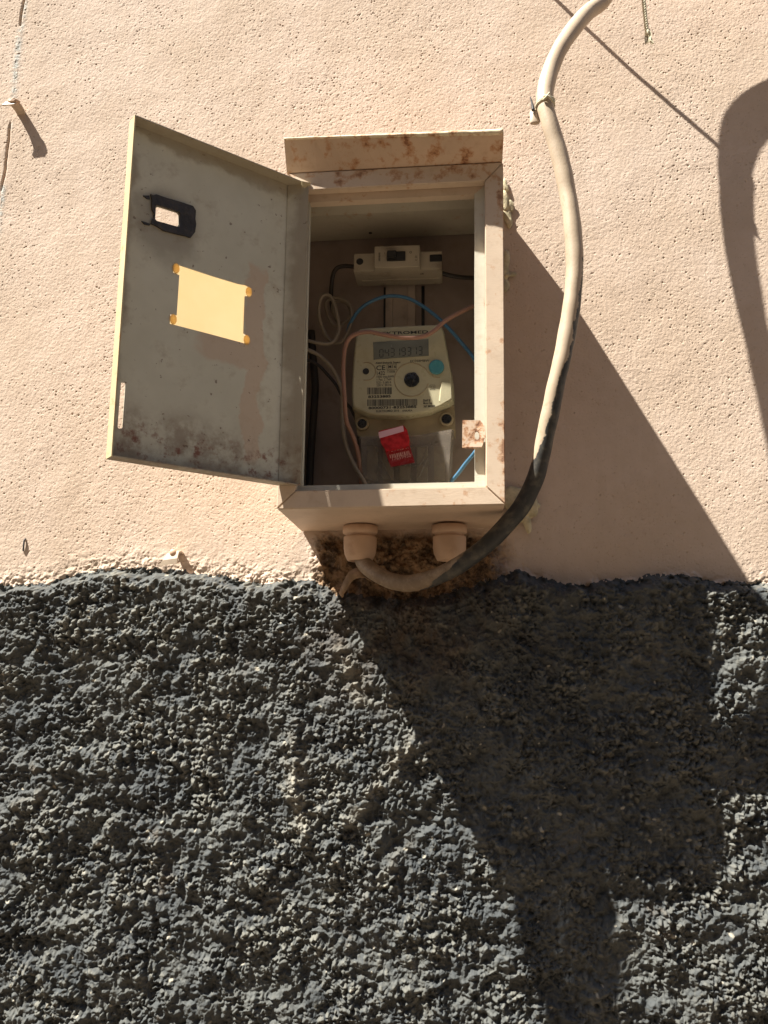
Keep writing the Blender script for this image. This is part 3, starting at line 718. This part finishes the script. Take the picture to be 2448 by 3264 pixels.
# display window
dq = [mp(*p, MY-.0006) for p in ((390, 310), (1160, 264), (1165, 495), (398, 550))]
bm = bmesh.new(); loft(bm, [[Vector((p.x, MY+.001, p.z)) for p in dq], [Vector((p.x, MY-.0006, p.z)) for p in dq]])
disp = from_bm('display', bm, M['lcd'], em)
SEG = {'0': 'abcdef', '1': 'bc', '2': 'abged', '3': 'abgcd', '4': 'fgbc', '9': 'abcdfg', '8': 'abcdefg'}
def seg7(bm, ch, x, z, w, h, y, sl):
    t = w*.24; Sg = {'a': (0, h, w, h), 'd': (0, 0, w, 0), 'g': (0, h/2, w, h/2), 'f': (0, h/2, 0, h), 'b': (w, h/2, w, h), 'e': (0, 0, 0, h/2), 'c': (w, 0, w, h/2)}
    for s in SEG[ch]:
        a = Sg[s]; g0 = t*.55
        if a[0] == a[2]: x0, x1, z0, z1 = a[0]-t/2, a[0]+t/2, a[1]+g0, a[3]-g0
        else: x0, x1, z0, z1 = a[0]+g0, a[2]-g0, a[1]-t/2, a[1]+t/2
        vs = [bm.verts.new((x+px+sl*(x+px-cxm), y, z+pz+.047*(x+px-cxm)*1.0)) for px, pz in ((x0, z0), (x1, z0), (x1, z1), (x0, z1))]
        bm.faces.new(vs)
bm = bmesh.new(); q0_ = mp(480, 508, MY-.0010); q1_ = mp(1100, 470, MY-.0010); pitch_ = (q1_.x-q0_.x)/8
for k, ch in enumerate('04319313'): seg7(bm, ch, q0_.x+pitch_*k, q0_.z+.0005, pitch_*.62, .0105, MY-.0009, 0)
from_bm('digits', bm, M['lcd_digit'], disp)
# controls
bm = bmesh.new(); q = mp(1272, 660); lathe(bm, [(.0098, -.001), (.0098, .0022), (.0090, .0034), (.0070, .0030), (.003, .0026)], Matrix.Translation((q.x, MY, q.z)) @ FACE, 32)
from_bm('blue_button', bm, M['teal'], em, True)
bm = bmesh.new(); q = mp(928, 832); lathe(bm, [(.0100, -.001), (.0098, .0016), (.0080, .0022), (.0074, .0012), (.004, .0018), (.001, .0026)], Matrix.Translation((q.x, MY, q.z)) @ FACE, 24)
for v in bm.verts:
    if v.co.y < MY-.001: v.co += Vector((rnd.uniform(-1, 1), rnd.uniform(-1, 1), rnd.uniform(-1, 1)))*.0005
from_bm('sealing_screw', bm, M['bolt'], em)
bm = bmesh.new(); q = mp(290, 715); lathe(bm, [(.0042, -.001), (.0042, .0004), (.002, .0005)], Matrix.Translation((q.x, MY, q.z)) @ FACE, 20)
from_bm('optical_port', bm, M['black'], em)
# writing
TY = MY-.0001
def wr(s, a, b, h, wpx, bold=0.0):
    """s starts at label position (a, b baseline), cap height h, width wpx in label units"""
    p0 = mp(a, b); w_ = mp(a+wpx, b).x-p0.x; hh = h*.22906/2590
    sl_ = math.atan(.046)
    return text('printing', s, 0, 0, 0, hh/.72, M['print'], em, width=w_, M=Matrix.Translation((p0.x, TY, p0.z)) @ Matrix.Rotation(-sl_*0+math.radians(0), 4, 'Y') @ FACE @ Matrix.Rotation(.012, 4, 'Z'), bold=bold)
wr('ELEKTROMED', 385, 212, 46, 765, .00012)
wr('Aktif Elektrik Sayaci', 425, 612, 30, 345, .00006); wr('EC058MBW', 905, 590, 38, 262)
wr('CE', 430, 698, 72, 125, .0001); wr('M16', 598, 672, 48, 108, .0001); wr('T10056', 585, 734, 34, 110)
wr('1432', 430, 768, 58, 112, .00005); wr('1000 imp./kWh', 432, 806, 34, 240); wr('1 Faz, 2 Telli', 434, 845, 34, 200); wr('0,25 - 5 (60) A', 436, 886, 34, 205); wr('230 V, 50 Hz', 436, 925, 34, 210)
wr('83253885', 322, 1086, 38, 312, .00012); wr('80000731-83253885', 325, 1242, 36, 668, .00012); wr('ELEKTROMED 2016', 430, 1284, 32, 318, .00004); wr('ANKARA', 795, 1276, 30, 142, .00004)
wr('Sinif B', 1085, 1135, 34, 100, .00008); wr('Mono Cep', 1088, 1172, 32, 122, .00006); wr('367 M0202', 1090, 1216, 32, 160, .00006)
def barcode(a0, a1, b0, b1, seed):
    r = random.Random(seed); bm = bmesh.new(); a = a0
    while a < a1:
        w_ = r.choice((6, 6, 9, 14)); w_ = min(w_, a1-a)
        sk = (a-a0)*-.012
        vs = [mp(*p, TY-.0001) for p in ((a, b0+sk), (a+w_, b0+sk), (a+w_+2, b1+sk), (a+2, b1+sk))]
        bm.faces.new([bm.verts.new(v) for v in vs]); a += w_+r.choice((5, 6, 9))
    from_bm('barcode', bm, M['print'], em)
barcode(305, 648, 940, 1036, 3); barcode(308, 1003, 1106, 1198, 5)
bm = bmesh.new()
def rect_outline(a0, b0, a1, b1, w_):
    for q in ((a0, b0, a1, b0+w_), (a0, b1-w_, a1, b1), (a0, b0+w_, a0+w_, b1-w_), (a1-w_, b0+w_, a1, b1-w_)):
        bm.faces.new([bm.verts.new(mp(x_, y_, TY-.0001)) for x_, y_ in ((q[0], q[1]), (q[2], q[1]), (q[2], q[3]), (q[0], q[3]))])
rect_outline(582, 612, 718, 694, 4); from_bm('symbol', bm, M['print'], em); bm = bmesh.new(); rect_outline(1180, 902, 1252, 970, 4); rect_outline(1198, 918, 1236, 955, 4)
from_bm('symbol', bm, M['print'], em)
# terminal block behind the clear cover
bm = bmesh.new()
L1 = [at(a, b, -.078) for a, b in ((1128, 1300), (1440, 1262), (1450, 1300), (1452, 1365), (1430, 1378), (1300, 1392), (1160, 1396), (1138, 1385), (1130, 1350))]
loft(bm, [[Vector((p.x, -.0302, p.z)) for p in L1], [Vector((p.x, -.070, p.z)) for p in L1], [Vector((p.x*.99+.00143, -.0745, p.z*.98+.0018)) for p in L1]])
from_bm('terminal_block', bm, M['meter_base'], em)
for (a, b, r_) in ((1154, 1350, .0078), (1423, 1335, .0082)):
    q = at(a, b, -.080); bm = bmesh.new()
    lathe(bm, [(r_*1.15, -.012), (r_*1.1, .0005), (r_*.98, .0018), (r_*.82, .0018), (r_*.78, -.001)], Matrix.Translation((q.x, -.0785, q.z)) @ FACE, 28)
    lg = from_bm('cover_screw', bm, M['meter_base'], em, False)
    bm = bmesh.new(); lathe(bm, [(r_*.74, 0), (r_*.74, .0016), (r_*.3, .0022)], Matrix.Translation((q.x, -.0780, q.z)) @ FACE, 20)
    from_bm('screw_head', bm, M['bolt'], lg)
m, t, p = mat('smoky_clear_plastic'); g = NT(t)
p.inputs['Base Color'].default_value = (.26, .22, .18, 1); p.inputs['Roughness'].default_value = .25; p.inputs['IOR'].default_value = 1.3; p.inputs['Alpha'].default_value = .5
g.l(g.ramp(g.noise(50, 5), .3, .75, .45, .68), p.inputs['Alpha']); M['clear'] = m
bm = bmesh.new()
TC = [at(a, b, -.088) for a, b in ((1142, 1392), (1330, 1388), (1448, 1368), (1441, 1470), (1436, 1548), (1300, 1560), (1152, 1556), (1146, 1470))]
R1 = [Vector((p.x, -.045, p.z)) for p in TC]; R2 = [Vector((p.x, -.082, p.z)) for p in TC]; R3 = [Vector((cxm+(p.x-cxm)*.95, -.088, p.z)) for p in TC]
loft(bm, [R1, R2, R3]); tc = from_bm('terminal_cover', bm, M['clear'], em)
bm = bmesh.new()
for L_ in (((1228, 1420), (1238, 1470), (1250, 1484), (1335, 1484), (1346, 1472), (1360, 1424), (1228, 1420)), ((1184, 1402), (1215, 1465), (1246, 1528)), ((1386, 1398), (1362, 1460), (1335, 1526))):
    tube(bm, [at(a, b, -.0886) for a, b in L_], .0009, 6, 1)
from_bm('moulded_rib', bm, M['clear'], tc)
bm = bmesh.new(); 
for a in (1185, 1235, 1290, 1345, 1400):
    q = at(a, 1460, -.06); box(bm, (q.x-.007, -.0305, q.z-.028), (q.x+.007, -.055, q.z+.018), .001)
from_bm('terminal', bm, M['meter_base'], em)

# red security seal hanging from the terminal cover
m, t, p = mat('red_clear_plastic'); g = NT(t)
p.inputs['Base Color'].default_value = (.62, .02, .03, 1); p.inputs['Roughness'].default_value = .18; p.inputs['Transmission Weight'].default_value = .35; p.inputs['IOR'].default_value = 1.4
g.l(g.mix(g.ramp(g.noise(160, 4), .35, .65), (.42, .010, .016), (.72, .03, .04)), p.inputs['Base Color']); M['red'] = m
sp_ = at(1262, 1420, -.100)
seal = empty('security_seal', sp_, 'red plastic security seal hanging on the clear lower cover of the meter', 'seal')
def SP(a, b, y): q = at(960+a*.42194, 1200+b*.42194, y); return q
bm = bmesh.new()
up_ = [SP(*p, -.108) for p in ((585, 408), (775, 366), (800, 400), (820, 478), (812, 525), (640, 560), (600, 500))]
loft(bm, [[Vector((p.x, -.0895, p.z)) for p in up_], [Vector((p.x, -.1060, p.z)) for p in up_], [Vector((p.x*.985+.0021, -.1075, p.z*.985+.0013)) for p in up_]])
sb = from_bm('seal_body', bm, M['red'], seal)
bm = bmesh.new(); lb = [SP(*p, -.1088) for p in ((583, 420), (770, 370), (776, 412), (590, 466))]
loft(bm, [[Vector((p.x, -.1076, p.z)) for p in lb], [Vector((p.x, -.1082, p.z)) for p in lb]])
from_bm('seal_window', bm, simple('pink_glare_plastic', (.62, .36, .42), .12, var=.05, spec=.8), seal)
bm = bmesh.new(); tg = [SP(*p, -.101) for p in ((628, 548), (818, 515), (858, 648), (676, 682))]
loft(bm, [[Vector((p.x, -.0975, p.z)) for p in tg], [Vector((p.x, -.1003, p.z)) for p in tg]])
M['shaded_red'] = simple('shaded_red_plastic', (.26, .012, .016), .25, var=.25, scale=120)  # darker copy of the seal red, shading put into the tag colour
from_bm('seal_tag', bm, M['shaded_red'], seal)
q = SP(655, 574, -.1005); rot = Matrix.Rotation(-.17*0+math.radians(0), 4, 'Y')
ang = math.radians(11)
text('printing', 'TOROSLAR', 0, 0, 0, .0075, M['white_print'], seal, width=.0265, M=Matrix.Translation((q.x, -.1005, q.z)) @ FACE @ Matrix.Rotation(ang, 4, 'Z'))
q = SP(683, 637, -.1005); text('printing', '17659950', 0, 0, 0, .006, M['white_print'], seal, width=.0240, M=Matrix.Translation((q.x, -.1005, q.z)) @ FACE @ Matrix.Rotation(ang, 4, 'Z'))
bm = bmesh.new(); r = random.Random(9); u = 0
while u < 1:
    w_ = r.choice((.03, .05, .07)); P4 = []
    for uu_, vv2 in ((u, 0), (u+w_, 0), (u+w_, 1), (u, 1)): P4.append(SP(667+148*uu_+6*vv2, 592-32*uu_+26*vv2, -.1006))
    bm.faces.new([bm.verts.new(v) for v in P4]); u += w_+r.choice((.03, .05))
from_bm('barcode', bm, M['white_print'], seal)

# ------------------------------------------------------------------ wires inside the cabinet
def wire(name, pts, r, material, label_, cat='wire', group=None, n=10, sub=6):
    bm = bmesh.new(); tube(bm, pts, r, n, sub)
    return tag(from_bm(name, bm, material, None, True), label_, cat, group)
w4 = lambda a, b, y: at(960+a*.42194, 760+b*.42194, y)
w5 = lambda a, b, y: at(960+a*.42194, 1200+b*.42194, y)
wire('blue_wire', [w4(350, 800, -.050), w4(345, 740, -.060), w4(372, 640, -.068), w4(450, 530, -.074), (w4(560, 462, -.078)), w4(680, 434, -.080), w4(800, 450, -.082), w4(900, 500, -.084), w4(1010, 580, -.086), w4(1120, 685, -.088), w4(1225, 805, -.090), w4(1310, 915, -.092), w4(1390, 1080, -.100), w5(1425, 300, -.105), w5(1400, 440, -.105), w5(1310, 575, -.100), w5(1240, 660, -.092), w5(1180, 740, -.086), w5(1120, 805, -.080), w5(1060, 860, -.072)],
     .0024, M['blue'], 'blue insulated wire arching over the meter and down its right side')
wire('brown_wire', [w4(1420, 440, -.098), w4(1300, 510, -.100), w4(1180, 570, -.102), w4(1080, 630, -.104), w4(1015, 690, -.105), w4(945, 732, -.106), w4(860, 750, -.107), w4(740, 747, -.107), w4(620, 727, -.107), w4(520, 707, -.107), w4(440, 715, -.105), w4(370, 748, -.102), w4(335, 815, -.100), w4(322, 900, -.100), w4(318, 1000, -.100), w4(325, 1180, -.101), w5(328, 150, -.101), w5(332, 250, -.101), w5(345, 350, -.098), w5(382, 430, -.094), w5(420, 540, -.090), w5(440, 640, -.086), w5(450, 760, -.082), w5(460, 850, -.08)],
     .0029, M['brown'], 'pinkish brown wire draped across the top and left side of the meter')
wire('beige_wire', [w4(-60, 800, -.100), w4(30, 835, -.096), w4(130, 880, -.090), w4(220, 965, -.086), w4(280, 1070, -.084), w4(310, 1160, -.084), w5(312, 150, -.084), w5(310, 300, -.084), w5(322, 440, -.086), w5(352, 560, -.088), w5(405, 680, -.088), w5(470, 785, -.088), w5(500, 850, -.086)],
     .0027, M['beige'], 'beige wire curving from the hinge side down to the cabinet floor')
wire('brown_wire', [w4(-60, 900, -.080), w4(20, 912, -.078), w4(120, 950, -.074), w4(200, 1030, -.072), w4(265, 1110, -.070), w4(330, 1230, -.07), w5(385, 260, -.068), w5(430, 380, -.066), w5(440, 520, -.064), w5(444, 700, -.062), w5(450, 850, -.06)],
     .0022, M['darkwire'], 'thin dark wire running behind the beige wire at the left of the meter')
wire('shadow_cable', [w4(75, 700, -.035), w4(90, 900, -.035), w4(105, 1100, -.035), w5(100, 200, -.035), w5(85, 420, -.035), w5(70, 620, -.035), w5(62, 860, -.035)],
     .0052, M['darkwire'], 'thick black cable standing in for the dark shadow down the left corner of the cabinet', 'cable')  # dark tube placed where the left corner lies in shadow
wire('dark_wire', [w4(400, 214, -.052), w4(330, 208, -.052), w4(275, 222, -.050), w4(243, 268, -.046), w4(230, 350, -.040), w4(226, 450, -.036), w4(240, 560, -.034)],
     .0030, M['darkwire'], 'dark wire leaving the left end of the circuit breaker and turning down')
wire('dark_wire', [w4(1060, 262, -.052), w4(1140, 282, -.050), w4(1230, 295, -.046), w4(1330, 300, -.040), w4(1420, 320, -.040)],
     .0030, M['darkwire'], 'dark wire leaving the right end of the circuit breaker')
w6 = lambda a, b, y: at(860+a*.5003, 350+b*.5003, y)
cp = [(545, 1300), (500, 1345), (440, 1355), (405, 1300), (402, 1245), (440, 1222), (490, 1235), (516, 1285), (500, 1335), (450, 1375), (405, 1375), (368, 1300), (355, 1232), (390, 1203), (450, 1203), (508, 1242), (524, 1310), (505, 1400), (455, 1480), (385, 1470), (335, 1390), (312, 1300), (320, 1215), (350, 1180), (392, 1196), (425, 1290), (440, 1400), (405, 1480), (330, 1490), (230, 1468), (160, 1450)]
coil = [w6(a, b, -.045-.0012*k-.004*math.sin(k*.9)) for k, (a, b) in enumerate(cp)]
wire('wire_coil', coil, .0024, M['beige'], 'loosely coiled beige wire hanging at the left of the cabinet below the breaker', 'wire')

# ------------------------------------------------------------------ hose that loops in front of the wall
# hose pixels with their real stand-off from the wall (taken from where their shadows fall)
def SHD(px, py, t):                  # point whose shadow falls on the wall at (px, py) when it stands t off the wall
    s = at(px, py, 0); return Vector((s.x-SX*t, -t, s.z+SZ*t))
hose_pts = [SHD(2900, 330, .030), SHD(2700, 300, .040), SHD(2560, 305, .046), SHD(2448, 345, .054), SHD(2380, 405, .066), SHD(2350, 475, .076), SHD(2343, 560, .084), SHD(2345, 640, .0905)]
hose_pix = [(1923, 2, .102), (1876, 38, .118), (1831, 88, .138), (1788, 150, .156), (1758, 216, .168), (1740, 281, .176), (1738, 336, .179), (1753, 395, .179), (1775, 465, .177), (1794, 541, .175), (1810, 622, .172), (1823, 704, .172), (1831, 812, .171), (1829, 899, .170), (1821, 983, .169), (1807, 1064, .167), (1791, 1146, .164), (1772, 1227, .160), (1756, 1308, .155), (1740, 1380, .149), (1726, 1451, .143), (1711, 1512, .137), (1690, 1563, .132), (1660, 1618, .128), (1618, 1668, .124), (1575, 1714, .120), (1525, 1758, .116), (1465, 1800, .110), (1395, 1836, .104), (1320, 1858, .090), (1255, 1854, .077), (1200, 1829, .062), (1164, 1800, .048), (1150, 1768, .041)]
hose_pts += [at(a, b, -t) for a, b, t in hose_pix]
m, t, p = mat('painted_hose'); g = NT(t)
pa = g.n('ShaderNodeAttribute', attribute_name='bare'); co = g.coord()
nz_ = g.noise(70, 5, .6)
base = g.mix(g.ramp(g.noise(14, 4), .3, .7), (.50, .395, .285), (.42, .32, .225))
base = g.mix(g.ramp(g.noise(120, 5, .6), .55, .75, 0, .5), base, (.33, .22, .13))
gr = g.n('ShaderNodeAttribute', attribute_name='grime'); nd2 = g.noise(45, 5, .7)
base = g.mix(g.math('MULTIPLY', gr.outputs['Fac'], g.ramp(nd2, .25, .6, .35, 1)), base, (.145, .095, .055))
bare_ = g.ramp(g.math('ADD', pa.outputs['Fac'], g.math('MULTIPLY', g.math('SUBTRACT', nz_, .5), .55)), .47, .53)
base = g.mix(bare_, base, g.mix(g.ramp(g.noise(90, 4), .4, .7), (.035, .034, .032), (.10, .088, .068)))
g.l(base, p.inputs['Base Color']); p.inputs['Roughness'].default_value = .5; p.inputs['Specular IOR Level'].default_value = .4
g.bump(g.noise(260, 4), .2, .0008, p); M['hose'] = m
bm = bmesh.new()
path = tube(bm, hose_pts, .0105, 24, 5, rf=lambda t_, a, p_: 1+.02*math.sin(a*2+p_.z*60)+.015*math.sin(p_.z*190))
bm.verts.ensure_lookup_table()
attr = []; grime = []
nr = len(path)
T_ = [(path[min(i+1, nr-1)]-path[max(i-1, 0)]).normalized() for i in range(nr)]
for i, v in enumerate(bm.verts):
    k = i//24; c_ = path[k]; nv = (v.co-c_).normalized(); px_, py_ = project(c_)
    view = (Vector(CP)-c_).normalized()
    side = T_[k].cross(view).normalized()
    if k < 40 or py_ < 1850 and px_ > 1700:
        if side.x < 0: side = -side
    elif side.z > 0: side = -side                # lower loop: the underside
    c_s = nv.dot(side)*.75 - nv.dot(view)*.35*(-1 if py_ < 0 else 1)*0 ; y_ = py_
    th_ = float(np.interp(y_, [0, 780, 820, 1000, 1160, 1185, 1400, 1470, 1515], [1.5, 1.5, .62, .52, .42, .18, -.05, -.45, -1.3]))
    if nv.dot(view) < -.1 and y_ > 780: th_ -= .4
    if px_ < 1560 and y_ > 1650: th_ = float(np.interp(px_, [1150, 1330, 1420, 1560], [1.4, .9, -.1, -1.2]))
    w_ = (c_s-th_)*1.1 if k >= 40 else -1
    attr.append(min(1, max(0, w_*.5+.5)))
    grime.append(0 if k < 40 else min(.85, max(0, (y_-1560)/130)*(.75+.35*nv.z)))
hose = from_bm('hose', bm, M['hose'], None, True)
a_ = hose.data.attributes.new('bare', 'FLOAT', 'POINT'); a_.data.foreach_set('value', attr)
a_ = hose.data.attributes.new('grime', 'FLOAT', 'POINT'); a_.data.foreach_set('value', grime)
tag(hose, 'thick cable hose with flaking cream paint looping down the wall into the cabinet bottom', 'hose')
# wire tie with a flattened tag round the hose
kc = at(1738, 332, -.179); tie = empty('hose_tie', kc, 'twisted wire tie with a bent metal tag on the upper hose', 'wire tie')
bm = bmesh.new()
for s_ in range(3):
    R_ = .0113; loop = [kc+Vector((R_*math.cos(q), -R_*math.sin(q)*.98, (.0018*s_-.002)+.0035*math.sin(q+s_))) for q in np.linspace(0, 2*math.pi, 13)]
    tube(bm, loop, .0011, 6, 3)
tube(bm, [kc+Vector((-.003, -.0115, .003)), kc+Vector((.002, -.014, .001)), kc+Vector((.006, -.0125, -.003)), kc+Vector((.009, -.010, -.005))], .0014, 6, 4)
tube(bm, [kc+Vector((-.004, -.012, -.003)), kc+Vector((.000, -.014, .000)), kc+Vector((.004, -.013, .006))], .0013, 6, 4)
from_bm('twisted_wire', bm, M['rope'], tie, True)
bm = bmesh.new(); pA = at(1703, 350, -.177); pB = at(1703, 400, -.177)
lathe(bm, [(.0048, 0), (.0060, -.001), (.0062, -.016), (.0055, -.0180), (.003, -.0182)], Matrix.Translation((pA.x+.0005, -.175, pA.z)), 16)
for v in bm.verts: v.co.y = -.175+(v.co.y+.175)*.45
from_bm('metal_tag', bm, M['steel'], tie, True)
bm = bmesh.new(); a0 = at(1700, 352, -.180); a1 = at(1690, 308, -.180)
tube(bm, [a0, (a0+a1)/2+Vector((.0005, 0, 0)), a1], .0021, 8, 4, rf=lambda t_, a, p_: 1.1-.85*t_)
from_bm('wire_end', bm, M['dirtynail'], tie, True)

# rope tied to the hose above the picture: one leg runs to the wall, the frayed tail hangs down
kn = SHD(2345, 515, .081)
rp_ = empty('rope', kn, 'frayed pale rope hanging from the top, tied to the hose', 'rope')
def rope_mesh(pts, r, name, tw=1400):
    bm = bmesh.new(); path = spline(pts, 16)
    L = [0]
    for i in range(1, len(path)): L.append(L[-1]+(path[i]-path[i-1]).length)
    for s_ in range(2):
        q = []
        for i, p_ in enumerate(path):
            T1 = (path[min(i+1, len(path)-1)]-path[max(i-1, 0)]).normalized(); N1 = T1.cross(Vector((0, 1, 0))).normalized(); B1 = T1.cross(N1)
            a = L[i]*tw*.5+s_*math.pi; q.append(p_+(N1*math.cos(a)+B1*math.sin(a))*r*.52)
        tube(bm, q, r*.62, 7, 1)
    return from_bm(name, bm, M['rope'], rp_, True)
RY = -.080
tail = [kn, at(2050, -60, -.081), at(2052, 0, -.080), at(2056, 43, -.079), at(2061, 92, -.078), at(2066, 118, -.077)]
P = spline(tail, 6); dens_ = []
for i in range(len(P)-1):
    nseg = max(1, int((P[i+1]-P[i]).length/.0014)); dens_ += [P[i].lerp(P[i+1], k/nseg) for k in range(nseg)]
def rope_direct(path, r, name, lay=.011):
    bm = bmesh.new(); Ls = 0; qs = [[], [], []]
    for i, p_ in enumerate(path):
        if i: Ls += (path[i]-path[i-1]).length
        T1 = (path[min(i+1, len(path)-1)]-path[max(i-1, 0)]).normalized(); N1 = T1.cross(Vector((0, 1, 0))).normalized(); B1 = T1.cross(N1)
        for s_ in range(3):
            a = Ls/lay*2*math.pi+s_*2*math.pi/3; qs[s_].append(p_+(N1*math.cos(a)+B1*math.sin(a))*r*.5)
    for q in qs: tube(bm, q, r*.56, 6, 1)
    return from_bm(name, bm, M['rope'], rp_, True)
rope_direct(dens_, .0030, 'rope_tail')
anchor = at(1560, -215, -.004); seg = [anchor.lerp(kn, k/260)+Vector((0, 0, -.006*math.sin(math.pi*k/260))) for k in range(261)]
rope_direct(seg, .0026, 'rope_leg')
bm = bmesh.new()
for k in range(26):
    s0 = at(2064+rnd.uniform(-7, 7), 105+rnd.uniform(-15, 12), -.077); e0 = at(2068+rnd.uniform(-12, 16), 128+rnd.uniform(-4, 14), -.077+rnd.uniform(-.004, .002))
    tube(bm, [s0, (s0+e0)/2+Vector((rnd.uniform(-.002, .002), rnd.uniform(-.002, .002), 0)), e0], .0007, 5, 3)
bmesh.ops.create_icosphere(bm, subdivisions=2, radius=.0046, matrix=Matrix.Translation(at(2064, 106, -.077)) @ Matrix.Diagonal((.9, .9, 1.4, 1)))
from_bm('frayed_end', bm, M['rope'], rp_)

# ------------------------------------------------------------------ small fixings on the wall
def sheet_strip(bm, L, w0, w1, th_, axis):
    """bent strip: centre points L, widths, thickness along axis-normal"""
    n = len(L); rows = []
    for i, p_ in enumerate(L):
        T1 = (L[min(i+1, n-1)]-L[max(i-1, 0)]).normalized(); A_ = Vector(axis); N1 = T1.cross(A_).normalized()
        w_ = (w0+(w1-w0)*i/(n-1))/2
        rows.append([bm.verts.new(p_+A_*w_+N1*th_/2), bm.verts.new(p_-A_*w_+N1*th_/2), bm.verts.new(p_-A_*w_-N1*th_/2), bm.verts.new(p_+A_*w_-N1*th_/2)])
    for i in range(n-1):
        for k in range(4): bm.faces.new((rows[i][k], rows[i][(k+1) % 4], rows[i+1][(k+1) % 4], rows[i+1][k]))
    bm.faces.new(rows[0][::-1]); bm.faces.new(rows[-1])
hk = at(66, 356, 0); ho = empty('wall_hook', hk, 'bent painted steel hook sticking out of the wall beside the crack', 'hook')
bm = bmesh.new(); sheet_strip(bm, [hk+Vector((.002, .004, -.006)), hk+Vector((.001, -.005, -.001)), hk+Vector((0, -.014, .001)), hk+Vector((-.003, -.0215, .001)), hk+Vector((-.007, -.0235, -.005))], .013, .019, .0025, (1, 0, 0))
from_bm('bent_strip', bm, M['steel'], ho)
bm = bmesh.new(); bmesh.ops.create_icosphere(bm, subdivisions=2, radius=.0085, matrix=Matrix.Translation(hk+Vector((-.001, -.020, .003))) @ Matrix.Diagonal((1.2, .7, .55, 1)))
for v in bm.verts: v.co += Vector((rnd.uniform(-1, 1), rnd.uniform(-1, 1), rnd.uniform(-1, 1)))*.0006
from_bm('plaster_blob', bm, M['gland'], ho)
ck = at(566, 1770, 0); cl = empty('wall_clip', ck, 'small painted saddle clip on the wall just above the dark base', 'clip')
bm = bmesh.new(); sheet_strip(bm, [ck+Vector((.004, .003, .002)), ck+Vector((.002, -.010, .003)), ck+Vector((-.001, -.0155, .001)), ck+Vector((-.004, -.0175, -.008)), ck+Vector((-.007, -.0160, -.0150))], .009, .027, .0022, (.97, -.18, .10))
from_bm('clip_strap', bm, M['steel'], cl)
bm = bmesh.new(); bmesh.ops.create_uvsphere(bm, u_segments=14, v_segments=8, radius=.0048, matrix=Matrix.Translation(ck+Vector((-.001, -.0168, .0015))) @ Matrix.Diagonal((1, .6, 1, 1)))
from_bm('nail_head', bm, M['gland'], cl, True)
pk = at(78, 1736, 0); bm = bmesh.new()
tube(bm, [pk+Vector((.0006, .002, .0085)), pk+Vector((0, -.0014, .006)), pk+Vector((-.0002, -.0016, -.004)), pk+Vector((-.0006, -.0008, -.0095))], .0012, 8, 4)
tag(from_bm('bent_nail', bm, M['dirtynail'], None, True), 'thin dark nail hammered flat against the pink plaster at the lower left', 'nail')

# ------------------------------------------------------------------ expanding foam and crumbled plaster round the box
def blob(bm, c_, r_, s_=(1, 1, 1), seed=0, amp=.35, sub=3):
    rr = np.random.RandomState(seed); dirs = rr.randn(14, 3); dirs /= np.linalg.norm(dirs, axis=1)[:, None]; am = rr.rand(14)*amp
    g0 = bmesh.ops.create_icosphere(bm, subdivisions=sub, radius=1.0)
    for v in g0['verts']:
        d = np.array(v.co); k = 1+sum(a*max(0, d@q-.6)*2.2 for a, q in zip(am, dirs))-.1+rr.rand()*.05
        v.co = Vector(c_)+Vector((d[0]*s_[0], d[1]*s_[1], d[2]*s_[2]))*r_*k
def foam(pix, label_, y=-.004, seed=1):
    bm = bmesh.new()
    for k, (a, b, r_, sx_, sz_) in enumerate(pix): blob(bm, at(a, b, y), r_, (sx_, .35, sz_), seed+k, .8)
    return tag(from_bm('foam_bead', bm, M['foam'], None, True), label_, 'foam', 'expanding foam squeezed out beside the cabinet')
foam([(1612, 640, .0065, .8, 1.8), (1618, 685, .0055, .7, 1.5), (1610, 600, .005, .6, 1.4), (1624, 660, .004, .8, 1.6)], 'yellow foam bead beside the top right corner of the cabinet', -.003, 3)
foam([(1611, 850, .0055, .8, 2.0), (1620, 876, .0042, 1.2, .8), (1612, 905, .005, .7, 1.5)], 'yellow foam bead halfway up the right side of the cabinet', -.003, 13)
foam([(1642, 1605, .011, 1.1, 1.2), (1636, 1635, .008, 1.0, 1.2), (1690, 1625, .009, .9, 1.3), (1676, 1655, .007, .7, 1.7), (1700, 1612, .005, 1, .8)], 'yellow foam lump behind the hose at the lower right corner of the cabinet', -.006, 23)
bm = bmesh.new()
rag = [at(960+a, b, y) for a, b, y in ((126, 1900, -.030), (140, 1868, -.036), (158, 1838, -.042), (188, 1826, -.044), (216, 1838, -.038))]
sheet_strip(bm, spline(rag, 6), .007, .018, .0015, Vector((.55, -.25, -.80)).normalized())
for v in bm.verts: v.co += Vector((rnd.uniform(-1, 1), rnd.uniform(-1, 1), rnd.uniform(-1, 1)))*.0008
tag(from_bm('torn_liner', bm, M['debris'], None, True), 'torn brown scrap of membrane poking out under the left cable gland', 'scrap')
